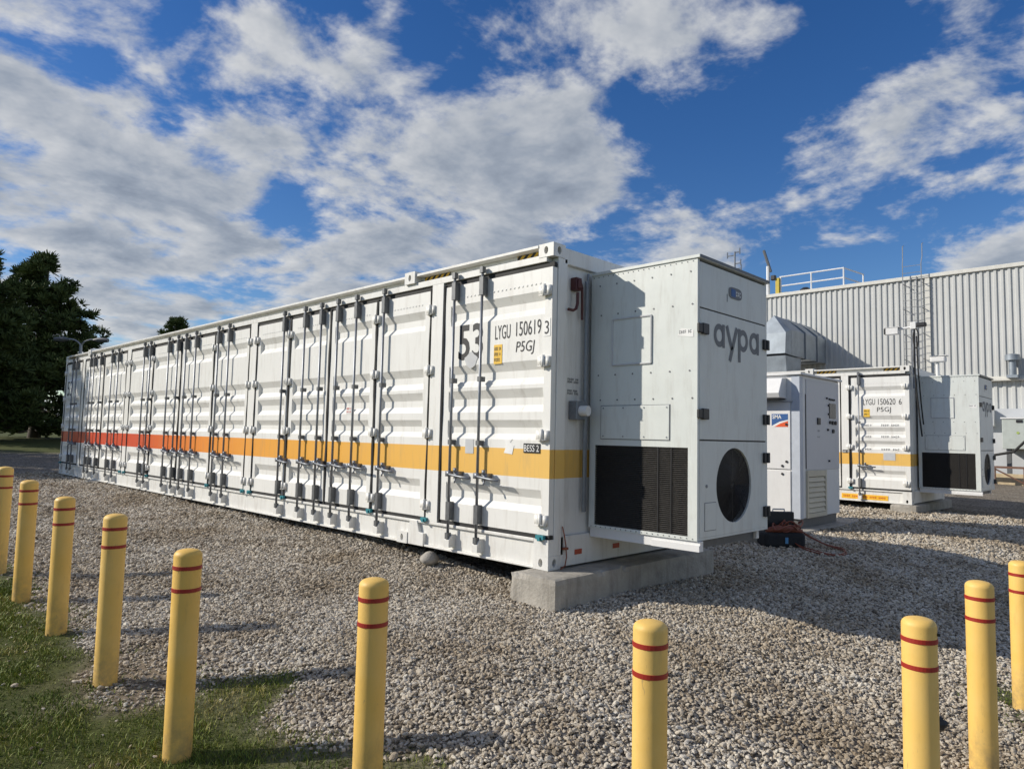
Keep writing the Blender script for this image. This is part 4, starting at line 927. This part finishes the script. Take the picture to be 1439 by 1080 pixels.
def car(px, py, dep, label, rz, col):
    P = at(px, py, dep); x, y = P[0], P[1]; c = empty('parked_car', (x, y, float(height(x, y))), label, 'car', 'cars parked beyond the lawn', rz)
    body = MB().prism([(-2.2, .35), (2.2, .35), (2.25, .75), (1.5, .92), (.8, 1.42), (-1.2, 1.46), (-2.0, .98), (-2.25, .9)], 'y', -.88, .88); obj('body', body, col, c, bevel=.08)
    obj('side_window', MB().prism([(1.25, .95), (.75, 1.34), (-1.1, 1.38), (-1.75, .98)], 'y', -.886, .886), GLASS, c)
    for wx in (-1.4, 1.4):
        for wy in (-.82, .82): obj('wheel', MB().tube([(wx, wy-.1, .33), (wx, wy+.1, .33)], .33, 16), TYRE, c)
car(76, 608, 62, 'white parked car seen between the tall pine and the container', .9, CARWHITE)
car(31, 608, 66, 'pale grey parked car seen left of the tall pine trunk', .9, mat('car_silver', (.5, .52, .55), .25, .3))
car(6, 608, 60, 'white parked car farthest along behind the dark pines', .9, CARWHITE)

# ------------------------------------------------------------------ gravel stones and grass blades
def gravel():
    P = []
    def region(x0, x1, y0, y1, dens):
        n = int((x1-x0)*(y1-y0)*dens); return np.stack([rng.uniform(x0, x1, n), rng.uniform(y0, y1, n)], -1)
    Q = region(-5.5, 13, -7, 17, 3900)
    d = np.hypot(Q[:, 0]-CAM[0], Q[:, 1]-CAM[1])
    dx, dy = Q[:, 0]-CAM[0], Q[:, 1]-CAM[1]; dep = dx*_f[0]+dy*_f[1]; lat = dx*_r[0]+dy*_r[1]
    ok = (dep > 1.8) & (np.abs(lat) < dep*.85+.8)
    ok &= rng.random(len(Q)) < np.clip((6./d)**1.7, .10, 1)
    g = grass(Q[:, 0], Q[:, 1]); ok &= rng.random(len(Q)) > np.clip(np.maximum(g*1.35, .8*soil(Q[:, 0], Q[:, 1])), 0, .994)
    ok &= ~((Q[:, 0] > .35) & (Q[:, 0] < 2.5) & (Q[:, 1] > .8))        # under the container
    ok &= ~((Q[:, 0] > 6.4) & (Q[:, 0] < 9.0) & (Q[:, 1] > .35) & (Q[:, 1] < 2.0))
    Q = Q[ok]; d = d[ok]; n = len(Q)
    sc = np.clip(rng.lognormal(math.log(.0090), .27, n), .005, .021)*np.clip((d/6.)**.65, 1, 1.75)
    z = height(Q[:, 0], Q[:, 1])+sc*rng.uniform(-.1, 1.0, n)
    me = bpy.data.meshes.new('gravel'); me.vertices.add(n); me.vertices.foreach_set('co', np.column_stack([Q, z]).astype(np.float32).ravel())
    a = me.attributes.new('rot', 'FLOAT_VECTOR', 'POINT'); a.data.foreach_set('vector', np.column_stack([rng.normal(0, .45, n), rng.normal(0, .45, n), rng.uniform(0, 6.283, n)]).astype(np.float32).ravel())
    a = me.attributes.new('scl', 'FLOAT_VECTOR', 'POINT'); a.data.foreach_set('vector', (sc[:, None]*np.column_stack([rng.uniform(.95, 1.5, n), rng.uniform(.75, 1.05, n), rng.uniform(.55, .85, n)])).astype(np.float32).ravel())
    me.update()
    m, N, L, b = nt_of('gravel_stone')
    oi = N.new('ShaderNodeObjectInfo'); r = N.new('ShaderNodeValToRGB'); L.new(oi.outputs['Random'], r.inputs[0])
    E = r.color_ramp.elements; E[0].color = (.22, .19, .15, 1); E[1].color = (.74, .70, .61, 1)
    for p, c in ((.15, (.42, .36, .28)), (.35, (.60, .525, .415)), (.55, (.70, .63, .515)), (.75, (.63, .58, .50)), (.9, (.76, .70, .59))): k = E.new(p); k.color = c+(1,)
    tc = N.new('ShaderNodeTexCoord'); nz = N.new('ShaderNodeTexNoise'); nz.inputs['Scale'].default_value = 2.2; nz.inputs['Detail'].default_value = 4; L.new(tc.outputs['Object'], nz.inputs['Vector'])
    mx = N.new('ShaderNodeMix'); mx.data_type = 'RGBA'; mx.blend_type = 'MULTIPLY'; mx.inputs[0].default_value = .35; L.new(r.outputs[0], mx.inputs[6]); L.new(nz.outputs[0], mx.inputs[7])
    pn = N.new('ShaderNodeTexNoise'); pn.inputs['Scale'].default_value = .9; pn.inputs['Detail'].default_value = 5; pn.inputs['Roughness'].default_value = .65; L.new(oi.outputs['Location'], pn.inputs['Vector'])
    pr_ = N.new('ShaderNodeValToRGB'); L.new(pn.outputs[0], pr_.inputs[0]); pr_.color_ramp.elements[0].position = .34; pr_.color_ramp.elements[0].color = (.66, .60, .52, 1); pr_.color_ramp.elements[1].position = .58; pr_.color_ramp.elements[1].color = (1, 1, 1, 1)
    mz = N.new('ShaderNodeMix'); mz.data_type = 'RGBA'; mz.blend_type = 'MULTIPLY'; mz.inputs[0].default_value = 1; L.new(mx.outputs[2], mz.inputs[6]); L.new(pr_.outputs[0], mz.inputs[7])
    L.new(mz.outputs[2], b.inputs['Base Color']); b.inputs['Roughness'].default_value = .9; b.inputs['Specular IOR Level'].default_value = .25
    o = link('gravel', me, None); tag(o, 'loose grey and tan crushed stone covering the yard', 'gravel', kind='stuff')
    ng = bpy.data.node_groups.new('stones', 'GeometryNodeTree'); ng.interface.new_socket('Geometry', in_out='INPUT', socket_type='NodeSocketGeometry'); ng.interface.new_socket('Geometry', in_out='OUTPUT', socket_type='NodeSocketGeometry')
    GN, GL = ng.nodes, ng.links; gi = GN.new('NodeGroupInput'); go = GN.new('NodeGroupOutput')
    g2i = GN.new('GeometryNodeGeometryToInstance')
    for k in range(6):
        ic = GN.new('GeometryNodeMeshIcoSphere'); ic.inputs['Radius'].default_value = 1; ic.inputs['Subdivisions'].default_value = 2
        pos = GN.new('GeometryNodeInputPosition'); ad = GN.new('ShaderNodeVectorMath'); ad.operation = 'ADD'; ad.inputs[1].default_value = (k*7.3, k*3.1, k*1.7); GL.new(pos.outputs[0], ad.inputs[0])
        vo = GN.new('ShaderNodeTexNoise'); vo.inputs['Scale'].default_value = .95; vo.inputs['Detail'].default_value = 1.5; GL.new(ad.outputs[0], vo.inputs['Vector'])
        mr = GN.new('ShaderNodeMapRange'); mr.inputs['From Min'].default_value = .25; mr.inputs['From Max'].default_value = .75; mr.inputs['To Min'].default_value = .5; mr.inputs['To Max'].default_value = 1.35; GL.new(vo.outputs[0], mr.inputs['Value'])
        sv = GN.new('ShaderNodeVectorMath'); sv.operation = 'SCALE'; GL.new(pos.outputs[0], sv.inputs[0]); GL.new(mr.outputs[0], sv.inputs['Scale'])
        sp = GN.new('GeometryNodeSetPosition'); GL.new(ic.outputs[0], sp.inputs['Geometry']); GL.new(sv.outputs[0], sp.inputs['Position'])
        sm = GN.new('GeometryNodeSetMaterial'); sm.inputs['Material'].default_value = m; GL.new(sp.outputs[0], sm.inputs['Geometry'])
        GL.new(sm.outputs[0], g2i.inputs[0])
    ip = GN.new('GeometryNodeInstanceOnPoints'); ip.inputs['Pick Instance'].default_value = True
    m2p = GN.new('GeometryNodeMeshToPoints'); GL.new(gi.outputs[0], m2p.inputs[0]); GL.new(m2p.outputs[0], ip.inputs['Points']); GL.new(g2i.outputs[0], ip.inputs['Instance'])
    def attr(nm):
        q = GN.new('GeometryNodeInputNamedAttribute'); q.data_type = 'FLOAT_VECTOR'; q.inputs[0].default_value = nm; return q.outputs[0]
    er = GN.new('FunctionNodeEulerToRotation'); GL.new(attr('rot'), er.inputs[0]); GL.new(er.outputs[0], ip.inputs['Rotation']); GL.new(attr('scl'), ip.inputs['Scale'])
    GL.new(ip.outputs[0], go.inputs[0])
    md = o.modifiers.new('stones', 'NODES'); md.node_group = ng
    print('stones', n)
gravel()
def lawn():
    n0 = 420000; X = rng.uniform(-5.6, -1.9, n0); Y = rng.uniform(-3.5, 9, n0)
    dx, dy = X-CAM[0], Y-CAM[1]; dep = dx*_f[0]+dy*_f[1]; lat = dx*_r[0]+dy*_r[1]; d = np.hypot(dx, dy)
    ok = (dep > 1.6) & (np.abs(lat) < dep*.8+.4) & (rng.random(n0) < np.clip((5/d)**1.2, .2, 1))
    g = grass(X, Y); patch = np.clip(.72+.42*vnoise(X, Y, .16)+.25*vnoise(X+5, Y+3, .5), .12, 1); ok &= rng.random(n0) < g*patch
    X, Y, patch, d = X[ok], Y[ok], patch[ok], d[ok]
    x2 = rng.normal(1.25, .28, 1500); y2 = rng.normal(-3.3, .2, 1500)
    X = np.r_[X, x2]; Y = np.r_[Y, y2]; patch = np.r_[patch, np.full(1500, .7)]; d = np.r_[d, np.full(1500, 5.)]
    n = len(X); Z = height(X, Y)-.004; h = rng.uniform(.010, .036, n)*(.55+.6*patch); a = rng.uniform(0, 6.283, n); w = rng.uniform(.0015, .0030, n)*np.clip(d/4, 1, 2)
    lean = rng.uniform(.2, 1.1, n)*h; b = rng.uniform(0, 6.283, n); c, s = np.cos(a)*w, np.sin(a)*w
    P0 = np.stack([X-c, Y-s, Z], -1); P1 = np.stack([X+c, Y+s, Z], -1); M = np.stack([X+.35*lean*np.cos(b), Y+.35*lean*np.sin(b), Z+h*.62], -1); T = np.stack([X+lean*np.cos(b), Y+lean*np.sin(b), Z+h], -1)
    cs = np.stack([c, s, 0*c], -1)*.75; V = np.stack([P0, P1, M+cs, M-cs, T], 1).reshape(-1, 3)
    i = np.arange(n)*5; F = [q for k in i for q in ((k, k+1, k+2, k+3), (k+3, k+2, k+4))]
    me = bpy.data.meshes.new('grass'); me.from_pydata(V.tolist(), [], F); me.update()
    col = np.repeat(np.clip(rng.normal(.5, .22, n)+.25*vnoise(X, Y, .35), 0, 1), 5); at_ = me.attributes.new('tone', 'FLOAT', 'POINT'); at_.data.foreach_set('value', col.astype(np.float32))
    m, N, L, bs = nt_of('grass_blade'); aa = N.new('ShaderNodeAttribute'); aa.attribute_name = 'tone'; r = N.new('ShaderNodeValToRGB'); L.new(aa.outputs['Fac'], r.inputs[0])
    E = r.color_ramp.elements; E[0].color = (.075, .115, .015, 1); E[1].color = (.40, .34, .13, 1); k = E.new(.45); k.color = (.16, .21, .03, 1); k = E.new(.75); k.color = (.24, .265, .05, 1)
    L.new(r.outputs[0], bs.inputs['Base Color']); bs.inputs['Roughness'].default_value = .6; bs.inputs['Specular IOR Level'].default_value = .3
    tag(link('grass', me, m), 'short patchy lawn grass around the left row of bollards', 'grass', kind='stuff'); print('blades', n)
lawn()
